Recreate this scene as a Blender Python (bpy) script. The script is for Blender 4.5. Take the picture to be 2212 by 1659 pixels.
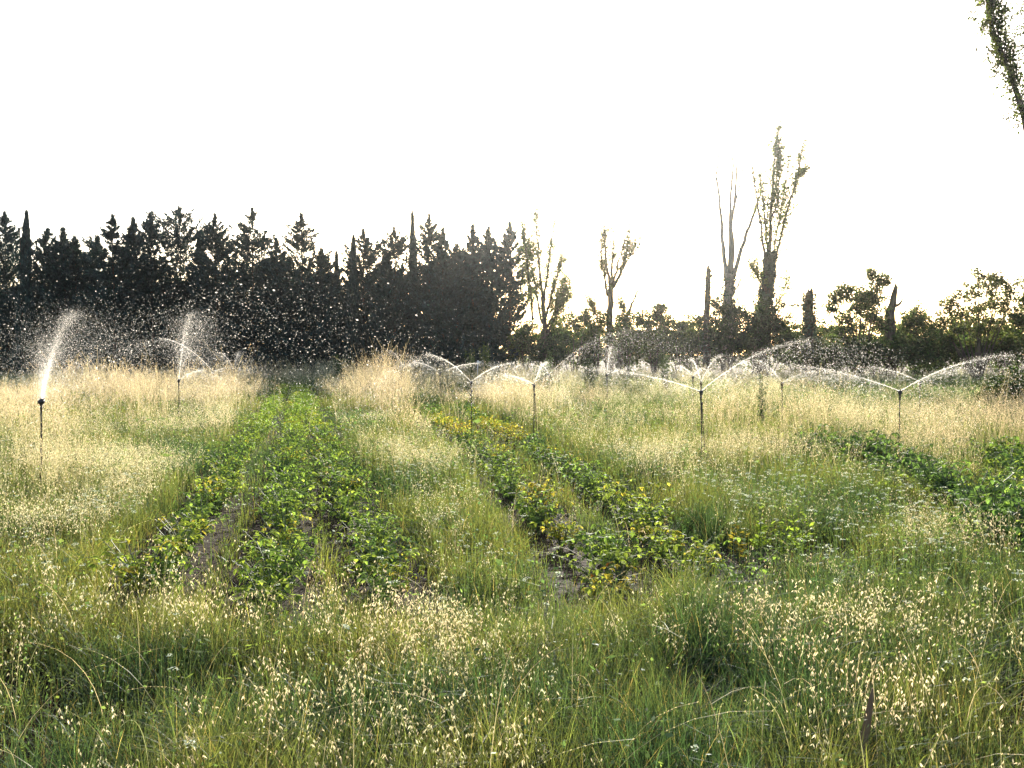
import bpy, math, random
import numpy as np
from math import radians, sin, cos, tan, pi

# ------------------------------------------------------------------ camera, sky, sun, exposure
for o in list(bpy.data.objects):
    bpy.data.objects.remove(o, do_unlink=True)
S = bpy.context.scene
COL = S.collection
CAM_H = 2.2
PITCH = radians(2.03)
FPX = 819.0
cam_d = bpy.data.cameras.new('camera')
cam_d.sensor_width = 36.0
cam_d.lens = FPX / 1024 * 36.0
cam_d.clip_end = 6000
cam_d.clip_start = 0.05
cam = bpy.data.objects.new('camera', cam_d)
cam.location = (0, 0, CAM_H)
cam.rotation_euler = (radians(90) - PITCH, 0, 0)
COL.objects.link(cam)
S.camera = cam

SUN_EL, SUN_AZ = radians(18.5), radians(7.5)      # azimuth to the right of the view axis
w = bpy.data.worlds.new('World')
S.world = w
w.use_nodes = True
nt = w.node_tree
sky = nt.nodes.new('ShaderNodeTexSky')
sky.sky_type = 'NISHITA'
sky.sun_disc = False
sky.sun_elevation = SUN_EL
sky.sun_rotation = SUN_AZ
sky.air_density = 1.0
sky.dust_density = 3.0
sky.ozone_density = 1.0
bg = nt.nodes['Background']
bg.inputs['Strength'].default_value = 0.125
nt.links.new(sky.outputs[0], bg.inputs['Color'])

sl = bpy.data.lights.new('sun', 'SUN')
sl.energy = 5.0
sl.angle = radians(0.5)
sl.color = (1.0, 0.94, 0.83)
sun = bpy.data.objects.new('sun', sl)
sd = np.array([sin(SUN_AZ) * cos(SUN_EL), cos(SUN_AZ) * cos(SUN_EL), sin(SUN_EL)])
from mathutils import Vector
sun.rotation_euler = Vector(sd.tolist()).to_track_quat('Z', 'Y').to_euler()
sun.location = (8, 40, 60)
COL.objects.link(sun)

vs = S.view_settings
vs.view_transform = 'Standard'
vs.look = 'None'
vs.gamma = 1.0
vs.exposure = 1.6
cy = S.cycles
cy.max_bounces = 6
cy.diffuse_bounces = 3
cy.glossy_bounces = 2
cy.transmission_bounces = 4
cy.transparent_max_bounces = 24
cy.volume_bounces = 0
cy.caustics_reflective = False
cy.caustics_refractive = False
cy.use_denoising = True
cy.denoising_prefilter = 'ACCURATE'
cy.sample_clamp_indirect = 6.0

rng = np.random.default_rng(11)
random.seed(5)
K = 1024 / 2212.0      # photo read-out scale

# ------------------------------------------------------------------ helpers
def at(x, y, Y):
    """world point on the ray through pixel (x, y) of the 1024 px frame at forward distance Y"""
    cx, cyy = (x - 512) / FPX, (384 - y) / FPX
    d = np.array([cx, cos(PITCH) + cyy * sin(PITCH), -sin(PITCH) + cyy * cos(PITCH)])
    return np.array([0, 0, CAM_H]) + d * (Y / d[1])

def at_h(x, y, h):
    cx, cyy = (x - 512) / FPX, (384 - y) / FPX
    d = np.array([cx, cos(PITCH) + cyy * sin(PITCH), -sin(PITCH) + cyy * cos(PITCH)])
    return np.array([0, 0, CAM_H]) + d * ((h - CAM_H) / d[2])

def tag(o, label=None, cat=None, group=None, kind=None):
    if label: o['label'] = label
    if cat: o['category'] = cat
    if group: o['group'] = group
    if kind: o['kind'] = kind
    return o

def mesh_data(name, V, faces, mat, col=None, smooth=False):
    """faces: list of int arrays (M,3) or (M,4); col: per-vertex rgb"""
    V = np.asarray(V, dtype=np.float32)
    me = bpy.data.meshes.new(name)
    faces = [np.asarray(f, dtype=np.int32) for f in faces if len(f)]
    nl = sum(f.size for f in faces)
    nf = sum(len(f) for f in faces)
    me.vertices.add(len(V))
    me.vertices.foreach_set('co', V.ravel())
    me.loops.add(nl)
    me.loops.foreach_set('vertex_index', np.concatenate([f.ravel() for f in faces]))
    me.polygons.add(nf)
    tot = np.concatenate([np.full(len(f), f.shape[1], np.int32) for f in faces])
    st = np.concatenate([[0], np.cumsum(tot)[:-1]]).astype(np.int32)
    me.polygons.foreach_set('loop_start', st)
    me.polygons.foreach_set('loop_total', tot)
    if smooth:
        me.polygons.foreach_set('use_smooth', np.ones(nf, bool))
    if col is not None:
        a = me.color_attributes.new('col', 'FLOAT_COLOR', 'POINT')
        c = np.ones((len(V), 4), np.float32)
        c[:, :3] = col
        a.data.foreach_set('color', c.ravel())
    me.materials.append(mat)
    me.update(calc_edges=True)
    return me

def obj(name, me, parent=None, loc=None):
    o = bpy.data.objects.new(name, me)
    COL.objects.link(o)
    if parent is not None: o.parent = parent
    if loc is not None: o.location = [float(v) for v in loc]
    return o

def empty(name, loc, label, cat, group=None):
    o = bpy.data.objects.new(name, None)
    o.empty_display_size = 0.3
    o.location = [float(v) for v in loc]
    COL.objects.link(o)
    return tag(o, label, cat, group)

class MB:
    """collects tubes / lathes / boxes into one mesh"""
    def __init__(s): s.V, s.T, s.Q, s.n = [], [], [], 0
    def add(s, V, Q=None, T=None):
        V = np.asarray(V, float)
        if Q is not None and len(Q): s.Q.append(np.asarray(Q, int) + s.n)
        if T is not None and len(T): s.T.append(np.asarray(T, int) + s.n)
        s.V.append(V); s.n += len(V)
    def tube(s, P, R, sides=7, cap=True):
        P = np.asarray(P, float); n = len(P)
        R = np.broadcast_to(np.asarray(R, float), (n,))
        T = np.gradient(P, axis=0); T /= np.linalg.norm(T, axis=1)[:, None] + 1e-9
        ref = np.array([1.0, 0, 0]) if abs(T[0][0]) < .8 else np.array([0, 1.0, 0])
        A = ref - (T @ ref)[:, None] * T; A /= np.linalg.norm(A, axis=1)[:, None] + 1e-9
        B = np.cross(T, A)
        th = np.arange(sides) * 2 * pi / sides
        V = (P[:, None] + R[:, None, None] * (np.cos(th)[None, :, None] * A[:, None] + np.sin(th)[None, :, None] * B[:, None])).reshape(-1, 3)
        i = np.arange(n - 1)[:, None] * sides; j = np.arange(sides)[None]; k = (j + 1) % sides
        Q = np.stack([i + j, i + k, i + sides + k, i + sides + j], -1).reshape(-1, 4)
        T3 = []
        if cap:
            V = np.vstack([V, P[:1], P[-1:]])
            a, b = n * sides, n * sides + 1
            for q in range(sides):
                T3.append((a, (q + 1) % sides, q)); T3.append((b, (n - 1) * sides + q, (n - 1) * sides + (q + 1) % sides))
        s.add(V, Q, T3)
    def box(s, c, size, rot=None):
        x, y, z = np.array(size) / 2
        V = np.array([(-x, -y, -z), (x, -y, -z), (x, y, -z), (-x, y, -z), (-x, -y, z), (x, -y, z), (x, y, z), (-x, y, z)])
        if rot is not None: V = V @ np.asarray(rot).T
        s.add(V + np.array(c), [(0, 3, 2, 1), (4, 5, 6, 7), (0, 1, 5, 4), (1, 2, 6, 5), (2, 3, 7, 6), (3, 0, 4, 7)])
    def mesh(s, name, mat, smooth=True):
        V = np.vstack(s.V)
        F = []
        if s.Q: F.append(np.vstack(s.Q))
        if s.T: F.append(np.vstack(s.T))
        return mesh_data(name, V, F, mat, smooth=smooth)

def unit(v): return v / (np.linalg.norm(v, axis=-1, keepdims=True) + 1e-9)

def rdirs(n, r): return unit(r.normal(size=(n, 3)))

def cards(C, D, N, L, W, taper=0.45):
    """leaf-like 4 point faces: centre C, long axis D, side axis made from N, length L, width W"""
    D = unit(D); Sd = unit(np.cross(D, N))
    L = np.asarray(L)[:, None]; W = np.asarray(W)[:, None]
    a = C - D * L * .5
    b = C + D * L * (taper - .5) + Sd * W * .5
    c = C + D * L * .5
    d = C + D * L * (taper - .5) - Sd * W * .5
    V = np.stack([a, b, c, d], 1).reshape(-1, 3)
    F = np.arange(len(C) * 4).reshape(-1, 4)
    return V, F

def rep(c, k): return np.repeat(c, k, axis=0)

# value noise in 2-D
_tab = rng.random((256, 256))
def vnoise(x, y):
    xi, yi = np.floor(x).astype(int), np.floor(y).astype(int)
    fx, fy = x - xi, y - yi
    fx, fy = fx * fx * (3 - 2 * fx), fy * fy * (3 - 2 * fy)
    g = lambda a, b: _tab[a % 256, b % 256]
    return (g(xi, yi) * (1 - fx) + g(xi + 1, yi) * fx) * (1 - fy) + (g(xi, yi + 1) * (1 - fx) + g(xi + 1, yi + 1) * fx) * fy

# ------------------------------------------------------------------ materials
def leaf_mat(name, transl=.45, gloss=.06, rough=.35, tint=(1.15, 1.2, .6)):
    m = bpy.data.materials.new(name); m.use_nodes = True
    n = m.node_tree; n.nodes.clear(); L = n.links.new
    out = n.nodes.new('ShaderNodeOutputMaterial')
    at_ = n.nodes.new('ShaderNodeAttribute'); at_.attribute_name = 'col'
    df = n.nodes.new('ShaderNodeBsdfDiffuse'); L(at_.outputs['Color'], df.inputs['Color'])
    tr = n.nodes.new('ShaderNodeBsdfTranslucent')
    mu = n.nodes.new('ShaderNodeMix'); mu.data_type = 'RGBA'; mu.blend_type = 'MULTIPLY'
    mu.inputs[0].default_value = 1; mu.inputs[7].default_value = (*tint, 1)
    L(at_.outputs['Color'], mu.inputs[6]); L(mu.outputs[2], tr.inputs['Color'])
    m1 = n.nodes.new('ShaderNodeMixShader'); m1.inputs[0].default_value = transl
    L(df.outputs[0], m1.inputs[1]); L(tr.outputs[0], m1.inputs[2])
    res = m1
    if gloss:
        gl = n.nodes.new('ShaderNodeBsdfGlossy'); gl.inputs['Roughness'].default_value = rough
        gl.inputs['Color'].default_value = (.9, .95, 1, 1)
        m2 = n.nodes.new('ShaderNodeMixShader'); m2.inputs[0].default_value = gloss
        L(m1.outputs[0], m2.inputs[1]); L(gl.outputs[0], m2.inputs[2]); res = m2
    L(res.outputs[0], out.inputs['Surface'])
    return m

def noise_mat(name, c1, c2, scale=4.0, rough=.85, bump=.5, stretch=(1, 1, 1), metallic=0):
    m = bpy.data.materials.new(name); m.use_nodes = True
    n = m.node_tree; L = n.links.new; b = n.nodes['Principled BSDF']
    b.inputs['Roughness'].default_value = rough; b.inputs['Specular IOR Level'].default_value = .5 if rough < .7 else .08; b.inputs['Metallic'].default_value = metallic
    tc = n.nodes.new('ShaderNodeTexCoord'); mp = n.nodes.new('ShaderNodeMapping'); mp.inputs['Scale'].default_value = stretch
    L(tc.outputs['Object'], mp.inputs['Vector'])
    nz = n.nodes.new('ShaderNodeTexNoise'); nz.inputs['Scale'].default_value = scale; nz.inputs['Detail'].default_value = 6
    L(mp.outputs[0], nz.inputs['Vector'])
    rp = n.nodes.new('ShaderNodeValToRGB'); rp.color_ramp.elements[0].position = .3; rp.color_ramp.elements[1].position = .7
    rp.color_ramp.elements[0].color = (*c1, 1); rp.color_ramp.elements[1].color = (*c2, 1)
    L(nz.outputs[0], rp.inputs[0]); L(rp.outputs[0], b.inputs['Base Color'])
    if bump:
        bp = n.nodes.new('ShaderNodeBump'); bp.inputs['Strength'].default_value = bump; bp.inputs['Distance'].default_value = .05
        L(nz.outputs[0], bp.inputs['Height']); L(bp.outputs[0], b.inputs['Normal'])
    return m

M_soil = noise_mat('soil', (.010, .0062, .0042), (.030, .0185, .0115), 9, .95, 1)
M_bark = noise_mat('bark', (.045, .035, .026), (.13, .10, .075), 6, .9, 1, (1, 1, .25))
M_pale_bark = noise_mat('pale_bark', (.16, .13, .11), (.34, .29, .25), 5, .9, .7, (1, 1, .25))
M_stem = noise_mat('stem_green', (.05, .075, .02), (.10, .13, .04), 12, .6, 0)
M_black = noise_mat('black_plastic', (.010, .009, .009), (.022, .02, .02), 30, .45, .1)
M_metal = noise_mat('rusty_rod', (.018, .015, .013), (.05, .04, .032), 25, .55, .2, metallic=.3)
M_wood = noise_mat('weathered_wood', (.12, .075, .045), (.28, .18, .11), 18, .9, .8, (1, 1, .12))
M_white = noise_mat('white_plastic', (.62, .66, .70), (.78, .80, .82), 6, .5, .05)
M_conifer = leaf_mat('conifer_foliage', .10, .03, .5, (1.1, 1.15, .7))
M_leaf = leaf_mat('tree_leaf', .52, .01, .5)
M_ivy = leaf_mat('ivy_leaf', .25, .06, .35)
M_crop = leaf_mat('crop_leaf', .58, .005, .5, (1.1, 1.15, .7))
M_grass = leaf_mat('grass_blade', .55, .014, .42)
M_straw = leaf_mat('straw', .55, .02, .45, (1.02, 1.0, .92))
M_flower = leaf_mat('flower', .45, 0, .5, (1, 1, .95))

mw = bpy.data.materials.new('water_drop'); mw.use_nodes = True
n = mw.node_tree; n.nodes.clear()
out = n.nodes.new('ShaderNodeOutputMaterial')
tr = n.nodes.new('ShaderNodeBsdfTranslucent'); tr.inputs['Color'].default_value = (1.0, .97, .90, 1)
tp = n.nodes.new('ShaderNodeBsdfTransparent')
mx = n.nodes.new('ShaderNodeMixShader'); mx.inputs[0].default_value = .45
n.links.new(tp.outputs[0], mx.inputs[1]); n.links.new(tr.outputs[0], mx.inputs[2]); n.links.new(mx.outputs[0], out.inputs[0])
M_water = mw

# ------------------------------------------------------------------ the ground
g = MB(); s_ = 2500.0
g.add([(-s_, -s_, 0), (s_, -s_, 0), (s_, s_, 0), (-s_, s_, 0)], [(0, 1, 2, 3)])
tag(obj('ground', g.mesh('ground', M_soil, False)), 'dark brown field soil under the grass and crops', 'ground', kind='structure')

# ------------------------------------------------------------------ conifer windbreak
def conifer_crown(H, R, style, n, seed):
    r = np.random.default_rng(seed)
    if style == 'slim':
        t = r.random(n) ** .9
        prof = np.clip(t / .06, 0, 1) * np.clip(1 - t, 0, 1) ** .62 * (1 + .12 * np.sin(t * 17 + seed))
        prof *= 1 - .35 * np.exp(-((t - (.5 + .3 * r.random())) / .04) ** 2)
        az = r.random(n) * 2 * pi
        out = np.stack([np.cos(az), np.sin(az), 0 * az], 1)
        rad = R * prof * np.sqrt(.25 + .75 * r.random(n))
        lean = np.array([r.normal() * .02, r.normal() * .02])
        C = out * rad[:, None]; C[:, 2] = .25 + t * (H - .3); C[:, :2] += lean * C[:, 2:3]
        D = out * .35 + np.array([0, 0, 1.0]) + r.normal(size=(n, 3)) * .22
        L = r.uniform(.28, .55, n); W = L * r.uniform(.25, .4, n)
    else:
        nb = int(H * 17)
        t = np.sort(r.random(nb) ** .95)
        if style == 'blunt': prof = np.clip((1 - t) * 4.2, .06, 1) ** .85
        elif style == 'open': prof = np.clip((1 - t) * 2.8, .04, 1) ** .9
        else: prof = np.clip((1 - t) * 3.3, .04, 1) ** .9
        prof *= np.clip(.7 + t * 4, 0, 1)
        Lb = R * prof * np.exp(np.clip(r.normal(size=nb) * (.34 if style == 'open' else .26), -.7, .42))
        az = r.random(nb) * 2 * pi
        z0 = t * (H * .985)
        if style == 'open': a = r.uniform(-.15, .2, nb); b = r.uniform(.25, .6, nb)
        else: a = r.uniform(.1, .6, nb); b = r.uniform(.15, .6, nb)
        wgt = (Lb + .35) * np.where(t > .8, 1.1, 1.0); wgt /= wgt.sum()
        bi = r.choice(nb, n, p=wgt)
        s = r.random(n) ** .6
        out = np.stack([np.cos(az[bi]), np.sin(az[bi]), 0 * s], 1)
        C = out * (Lb[bi] * s)[:, None]
        C[:, 2] = z0[bi] + Lb[bi] * (a[bi] * s + b[bi] * s * s)
        C += r.normal(size=(n, 3)) * (.04 + .07 * Lb[bi] * (1 - .85 * s))[:, None]
        up = np.array([0, 0, 1.0])
        D = out * .8 + up * (.35 + .9 * b[bi][:, None] * s[:, None]) + r.normal(size=(n, 3)) * .42
        L = r.uniform(.22, .50, n); W = L * r.uniform(.22, .42, n)
        # leader
        k = n // 110
        C[:k] = np.stack([r.normal(size=k) * .07, r.normal(size=k) * .05, H * (1.01 - .07 * r.random(k))], 1)
        D[:k] = up + r.normal(size=(k, 3)) * .3
    C[:, 2] = np.clip(C[:, 2], .1, None)
    V, F = cards(C, D, r.normal(size=(n, 3)), L, W)
    c = np.array([.016, .037, .031]) * np.exp(r.normal(size=(n, 1)) * .35) * (1 + r.normal(size=(n, 3)) * .08)
    return V, F, rep(c, 4)

def conifer(x, ytop, hw, style, Y, label, seed, cat='conifer', group='conifers of the windbreak', n=None):
    p = at(x * K, ytop * K, Y)
    H = p[2]; R = hw * K / FPX * Y
    nm = 'cypress_tree' if style == 'slim' else 'conifer_tree'
    root = empty(nm, (p[0], Y, 0), label, cat, group)
    V, F, c = conifer_crown(H, R, style, n or (5200 if style == 'slim' else 13000), seed)
    obj('crown', mesh_data('crown', V, [F], M_conifer, c), root)
    tb = MB(); r = np.random.default_rng(seed + 900)
    zz = np.linspace(0, H * .90, 9)
    tb.tube(np.stack([r.normal(size=9) * .04, r.normal(size=9) * .04, zz], 1), np.linspace(.2, .025, 9), 7)
    obj('trunk', tb.mesh('trunk', M_bark), root)

CON = [
 (10, 462, 44, 'cone', 'tall dark conifer cut by the left edge of the photo'),
 (42, 455, 19, 'slim', 'slim pointed cypress second from the left edge'),
 (103, 498, 40, 'blunt', 'short bushy conifer just right of the leftmost slim cypress'),
 (136, 496, 34, 'cone', 'short conifer in the middle of the low group of three at left'),
 (162, 512, 32, 'cone', 'lowest conifer closing the low group of three at left'),
 (210, 512, 28, 'cone', 'small conifer tucked against the wind-swept one'),
 (243, 468, 46, 'open', 'ragged conifer with long limbs reaching left'),
 (287, 474, 28, 'cone', 'narrow conifer right of the ragged wind-swept one'),
 (325, 464, 33, 'blunt', 'blunt-topped conifer left of the broadest dark one'),
 (387, 450, 52, 'blunt', 'broadest and tallest blunt-topped conifer in the left half'),
 (431, 502, 18, 'cone', 'small conifer pressed against the broadest one'),
 (464, 466, 38, 'cone', 'conifer with spiky upswept tips beside a sky gap'),
 (545, 453, 56, 'open', 'tall conifer with sky showing through its open crown'),
 (597, 521, 32, 'cone', 'low conifer left of the tiered spruce-like one'),
 (651, 464, 52, 'open', 'spruce-like conifer with layered horizontal boughs'),
 (694, 540, 30, 'cone', 'low conifer right of the tiered spruce-like one'),
 (725, 545, 12, 'slim', 'short thin cypress left of a taller thin one'),
 (757, 511, 17, 'slim', 'slim cypress with a sharp tip in the middle of the windbreak'),
 (785, 499, 40, 'cone', 'conical conifer right beside the sharp slim cypress'),
 (833, 545, 24, 'cone', 'low conifer at the foot of the twin-topped one'),
 (852, 494, 40, 'blunt', 'twin-topped conifer left of the tallest slim cypress'),
 (897, 456, 14, 'slim', 'tallest slim cypress rising above the middle of the windbreak'),
 (927, 467, 40, 'cone', 'conifer right beside the tallest slim cypress'),
 (957, 498, 30, 'open', 'conifer with feathery right-leaning limbs'),
 (986, 530, 42, 'cone', 'low dark broad conifer right of the feathery one'),
 (1021, 488, 24, 'cone', 'narrow spire-like conifer third from the right end'),
 (1055, 493, 36, 'cone', 'conifer second from the right end of the windbreak'),
 (1101, 483, 36, 'cone', 'last conifer at the right end beside the sunlit poplar'),
]
r_ = np.random.default_rng(3)
for i, (x, yt, hw, st, lab) in enumerate(CON):
    conifer(x, yt, hw * 1.2, st, 74 + r_.normal() * 1.0, lab, 100 + i)
for i in range(24):
    x = -30 + i * 47 + r_.normal() * 6
    conifer(x, 606 + r_.normal() * 22, 58, 'blunt', 79 + r_.normal() * 1.2,
            'dark conifer half hidden behind the front row of the windbreak', 200 + i, group='conifers behind the windbreak front row', n=10000)

# ------------------------------------------------------------------ broadleaf trees and poplars
def leaf_cloud(C, n, r, size, colbase, updir=.2, var=.4):
    D = rdirs(n, r) + np.array([0, 0, updir])
    L = r.uniform(.7, 1.3, n) * size
    V, F = cards(C, D, r.normal(size=(n, 3)), L, L * r.uniform(.55, .9, n), .5)
    c = np.array(colbase) * np.exp(r.normal(size=(n, 1)) * var) * (1 + r.normal(size=(n, 3)) * .1)
    return V, F, rep(np.clip(c, .003, 1), 4)

def poly_smooth(P, n=14):
    P = np.asarray(P, float)
    d = np.concatenate([[0], np.cumsum(np.linalg.norm(np.diff(P, axis=0), axis=1))])
    t = np.linspace(0, d[-1], n)
    return np.stack([np.interp(t, d, P[:, k]) for k in range(3)], 1)

def limb_tree(name, Y, trunk, limbs, label, cat, bark, leafcol, seed, ivy=0, leafsize=.15, leafmat=None, scale=K, group=None):
    """trunk: px polyline [(x,y,r_px)], limbs: list of (polyline, leaf_density, leaf_spread_m, depth_m)"""
    r = np.random.default_rng(seed)
    px = FPX / Y
    base = at(trunk[0][0] * scale, 400, Y); base[2] = 0
    root = empty(name, base, label, cat, group)
    def path(pl, depth, n):
        P = np.array([at(a[0] * scale, a[1] * scale, Y) for a in pl]) - base
        k = np.linspace(0, 1, len(pl))
        P[:, 1] += depth * k
        R = np.maximum(np.array([a[2] * scale / px for a in pl]) * (.5 if Y < 40 else .66 if bark is M_bark else .85), .022 if bark is M_bark else .036)
        Q = poly_smooth(P, n)
        d = np.linspace(0, 1, n)
        Rq = np.interp(d, np.linspace(0, 1, len(R)), R)
        Q[1:] += r.normal(size=(n - 1, 3)) * .035 * min(1, Rq.max() * 8)
        return Q, Rq
    tb = MB()
    tp, tr_ = path([(trunk[0][0], 792, trunk[0][2] * 1.2)] + trunk, 0, 14)
    tp[0, 2] = 0
    tb.tube(tp, tr_, 9)
    obj('trunk', tb.mesh('trunk', bark), root)
    Cs = []
    for pl, dens, spread, depth in limbs:
        dens = dens * 1.5 if Y > 40 else dens
        lb = MB(); Q, Rq = path(pl, depth, 14); lb.tube(Q, Rq, 6)
        # twigs
        for _ in range(int(9 + 9 * min(dens, 1))):
            i = r.integers(4, 13); d = unit(Q[min(i + 1, 13)] - Q[i - 1]) * 1.0 + r.normal(size=3) * .28; d[2] = abs(d[2])
            ln = r.uniform(.5, 2.2)
            lb.tube([Q[i], Q[i] + d * ln * .5, Q[i] + d * ln + np.array([0, 0, .12 * ln])], [max(min(Rq[i] * .4, .035), .014), .012, .006], 4, False)
            if dens > 0:
                m = int(34 * dens)
                Cs.append(Q[i] + d * ln * r.random((m, 1)) + r.normal(size=(m, 3)) * (.12 if Y > 40 else .06))
        obj('limb', lb.mesh('limb', bark), root)
        if dens > 0:
            nn = int(np.linalg.norm(np.diff(Q, axis=0), axis=1).sum() * 110 * dens)
            # tufts along the limb
            nt_ = max(nn // 10, 1); tt = r.uniform(.12, 1.0, nt_) * 12.99
            i0 = tt.astype(int); cen = Q[i0] + (Q[np.minimum(i0 + 1, 13)] - Q[i0]) * (tt - i0)[:, None]
            cen = cen + r.normal(size=(nt_, 3)) * np.array([spread, spread, spread]) * (1.5 if Y > 40 else 1.0)
            m = 14
            Cs.append(rep(cen, m) + r.normal(size=(nt_ * m, 3)) * np.array([.11, .11, .2]) * (1 if Y > 40 else .62))
    if Cs:
        C = np.vstack(Cs)
        V, F, c = leaf_cloud(C, len(C), r, leafsize, leafcol, .4)
        obj('foliage', mesh_data('foliage', V, [F], leafmat or M_leaf, c), root)
    if ivy:
        Q, Rq = path(trunk, 0, 20)
        nn = int(5200 * ivy)
        tt = r.random(nn) * 18.99; i0 = tt.astype(int)
        cen = Q[i0] + (Q[i0 + 1] - Q[i0]) * (tt - i0)[:, None]
        az = r.random(nn) * 2 * pi
        bump = 1 + .45 * np.sin(tt * 1.9 + az * 2) * r.random(nn)
        rad = (Rq[i0] * .9 + .05 + .20 * r.random(nn) ** 2) * bump
        C = cen + np.stack([np.cos(az) * rad, np.sin(az) * rad, r.normal(size=nn) * .1], 1)
        V, F, c = leaf_cloud(C, nn, r, .17, (.030, .048, .022), -.3)
        obj('ivy', mesh_data('ivy', V, [F], M_ivy, c), root)
    return root

LEAFP = (.12, .14, .055)
# sunlit sparse poplar by the end of the windbreak
limb_tree('poplar_tree', 71, [(1178, 745, 9), (1176, 690, 8), (1172, 640, 6)], [
    ([(1172, 640, 5), (1163, 560, 3.5), (1160, 500, 2), (1158, 448, .8)], .75, .16, .5),
    ([(1174, 660, 4), (1182, 590, 3), (1192, 520, 2), (1200, 462, .8)], .65, .16, -.4),
    ([(1150, 690, 4), (1145, 620, 3), (1135, 540, 2), (1127, 475, .8)], .95, .2, -.8),
    ([(1178, 690, 4), (1192, 640, 3), (1205, 590, 2), (1213, 545, .8)], 1.0, .22, .3),
    ([(1180, 710, 4), (1200, 670, 3), (1213, 630, 2), (1224, 600, .8)], 1.3, .26, .9),
    ([(1172, 700, 4), (1160, 640, 3), (1150, 570, 2), (1142, 520, .8)], .9, .2, .8),
    ([(1180, 725, 4), (1198, 690, 3), (1212, 655, 1.8), (1222, 625, .8)], 1.4, .26, -.9),
  ], 'sparse sunlit poplar with many thin upright limbs next to the last conifer', 'poplar', M_bark, LEAFP, 301)
# poplar under the sun
limb_tree('poplar_tree', 70, [(1316, 740, 12), (1317, 690, 11), (1319, 640, 10), (1320, 618, 9)], [
    ([(1318, 620, 6), (1311, 570, 4), (1307, 520, 3), (1306, 480, 1)], .45, .14, .3),
    ([(1312, 640, 5), (1303, 590, 3.5), (1297, 545, 2.5), (1303, 505, 1)], .6, .18, -.5),
    ([(1320, 620, 5), (1322, 575, 3.5), (1328, 530, 2.5), (1325, 490, 1)], .35, .14, .6),
    ([(1324, 615, 5), (1334, 575, 3.5), (1341, 545, 2), (1348, 520, 1)], .4, .16, -.6),
    ([(1324, 622, 6), (1341, 590, 4), (1354, 545, 3), (1364, 485, 1)], .7, .2, .4),
    ([(1341, 590, 3), (1358, 560, 2), (1372, 530, 1), (1380, 508, .6)], .5, .2, .9),
    ([(1300, 700, 3), (1284, 675, 2), (1272, 655, 1)], .9, .25, -.8),
  ], 'half-bare poplar with forked limbs glowing below the sun', 'poplar', M_bark, (.11, .11, .04), 302)
limb_tree('leaning_dead_limb', 69, [(1338, 745, 7), (1352, 690, 6), (1362, 665, 5)], [
    ([(1362, 665, 5), (1373, 640, 3.5), (1380, 625, 2.5), (1386, 612, 1)], 0, .1, .4),
    ([(1352, 690, 2), (1346, 670, 1.4), (1340, 655, .8)], .6, .2, -.5),
  ], 'dead trunk leaning right out of the bushes beside the glowing poplar', 'dead tree', M_bark, (.07, .09, .03), 303)
# snag left of the bare poplar
def snag(Y, trunk, stubs, label, seed, ivy=0, bark=None):
    r = np.random.default_rng(seed)
    base = at(trunk[0][0] * K, 400, Y); base[2] = 0
    root = empty('broken_trunk', base, label, 'dead tree')
    P = np.array([at(a * K, b * K, Y) for a, b, c in trunk]) - base
    R = np.array([c * K * Y / FPX for a, b, c in trunk])
    P = np.vstack([[0, 0, 0], P]); R = np.concatenate([[R[0] * 1.1], R])
    tb = MB(); Q = poly_smooth(P, 12); Rq = np.interp(np.linspace(0, 1, 12), np.linspace(0, 1, len(R)), R)
    Q[1:] += r.normal(size=(11, 3)) * .03
    tb.tube(Q, Rq * (1 + r.normal(size=12) * .06), 9)
    # splintered crown of the break
    for k in range(4):
        a = r.random() * 6.28; o_ = np.array([cos(a), sin(a), 0]) * Rq[-1] * .5
        tb.tube([Q[-1] + o_, Q[-1] + o_ * .9 + np.array([0, 0, r.uniform(.15, .5)])], [Rq[-1] * .45, .015], 5)
    obj('trunk', tb.mesh('trunk', bark or M_bark, True), root)
    for st in stubs:
        SP = np.array([at(a * K, b * K, Y) for a, b, c in st]) - base
        sb = MB(); sb.tube(poly_smooth(SP, 6), np.interp(np.linspace(0, 1, 6), np.linspace(0, 1, len(st)), [c * K * Y / FPX for a, b, c in st]), 6)
        obj('stub_branch', sb.mesh('stub_branch', bark or M_bark), root)
    if ivy:
        nn = int(ivy); tt = r.random(nn) * 10.99; i0 = tt.astype(int)
        cen = Q[i0] + (Q[i0 + 1] - Q[i0]) * (tt - i0)[:, None]
        az = r.random(nn) * 2 * pi; rad = Rq[i0] + .05 + .25 * r.random(nn) ** 1.8
        C = cen + np.stack([np.cos(az) * rad, np.sin(az) * rad, r.normal(size=nn) * .1], 1)
        V, F, c = leaf_cloud(C, nn, r, .17, (.032, .048, .022), -.3)
        obj('ivy', mesh_data('ivy', V, [F], M_ivy, c), root)

snag(67, [(1526, 740, 8), (1526, 690, 7.5), (1529, 640, 6.5), (1530, 598, 6), (1529, 580, 5)],
     [[(1531, 602, 4), (1535, 597, 2.5), (1537, 593, 1.5)]], 'straight broken-off trunk standing left of the bare poplar', 311, ivy=700)
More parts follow.
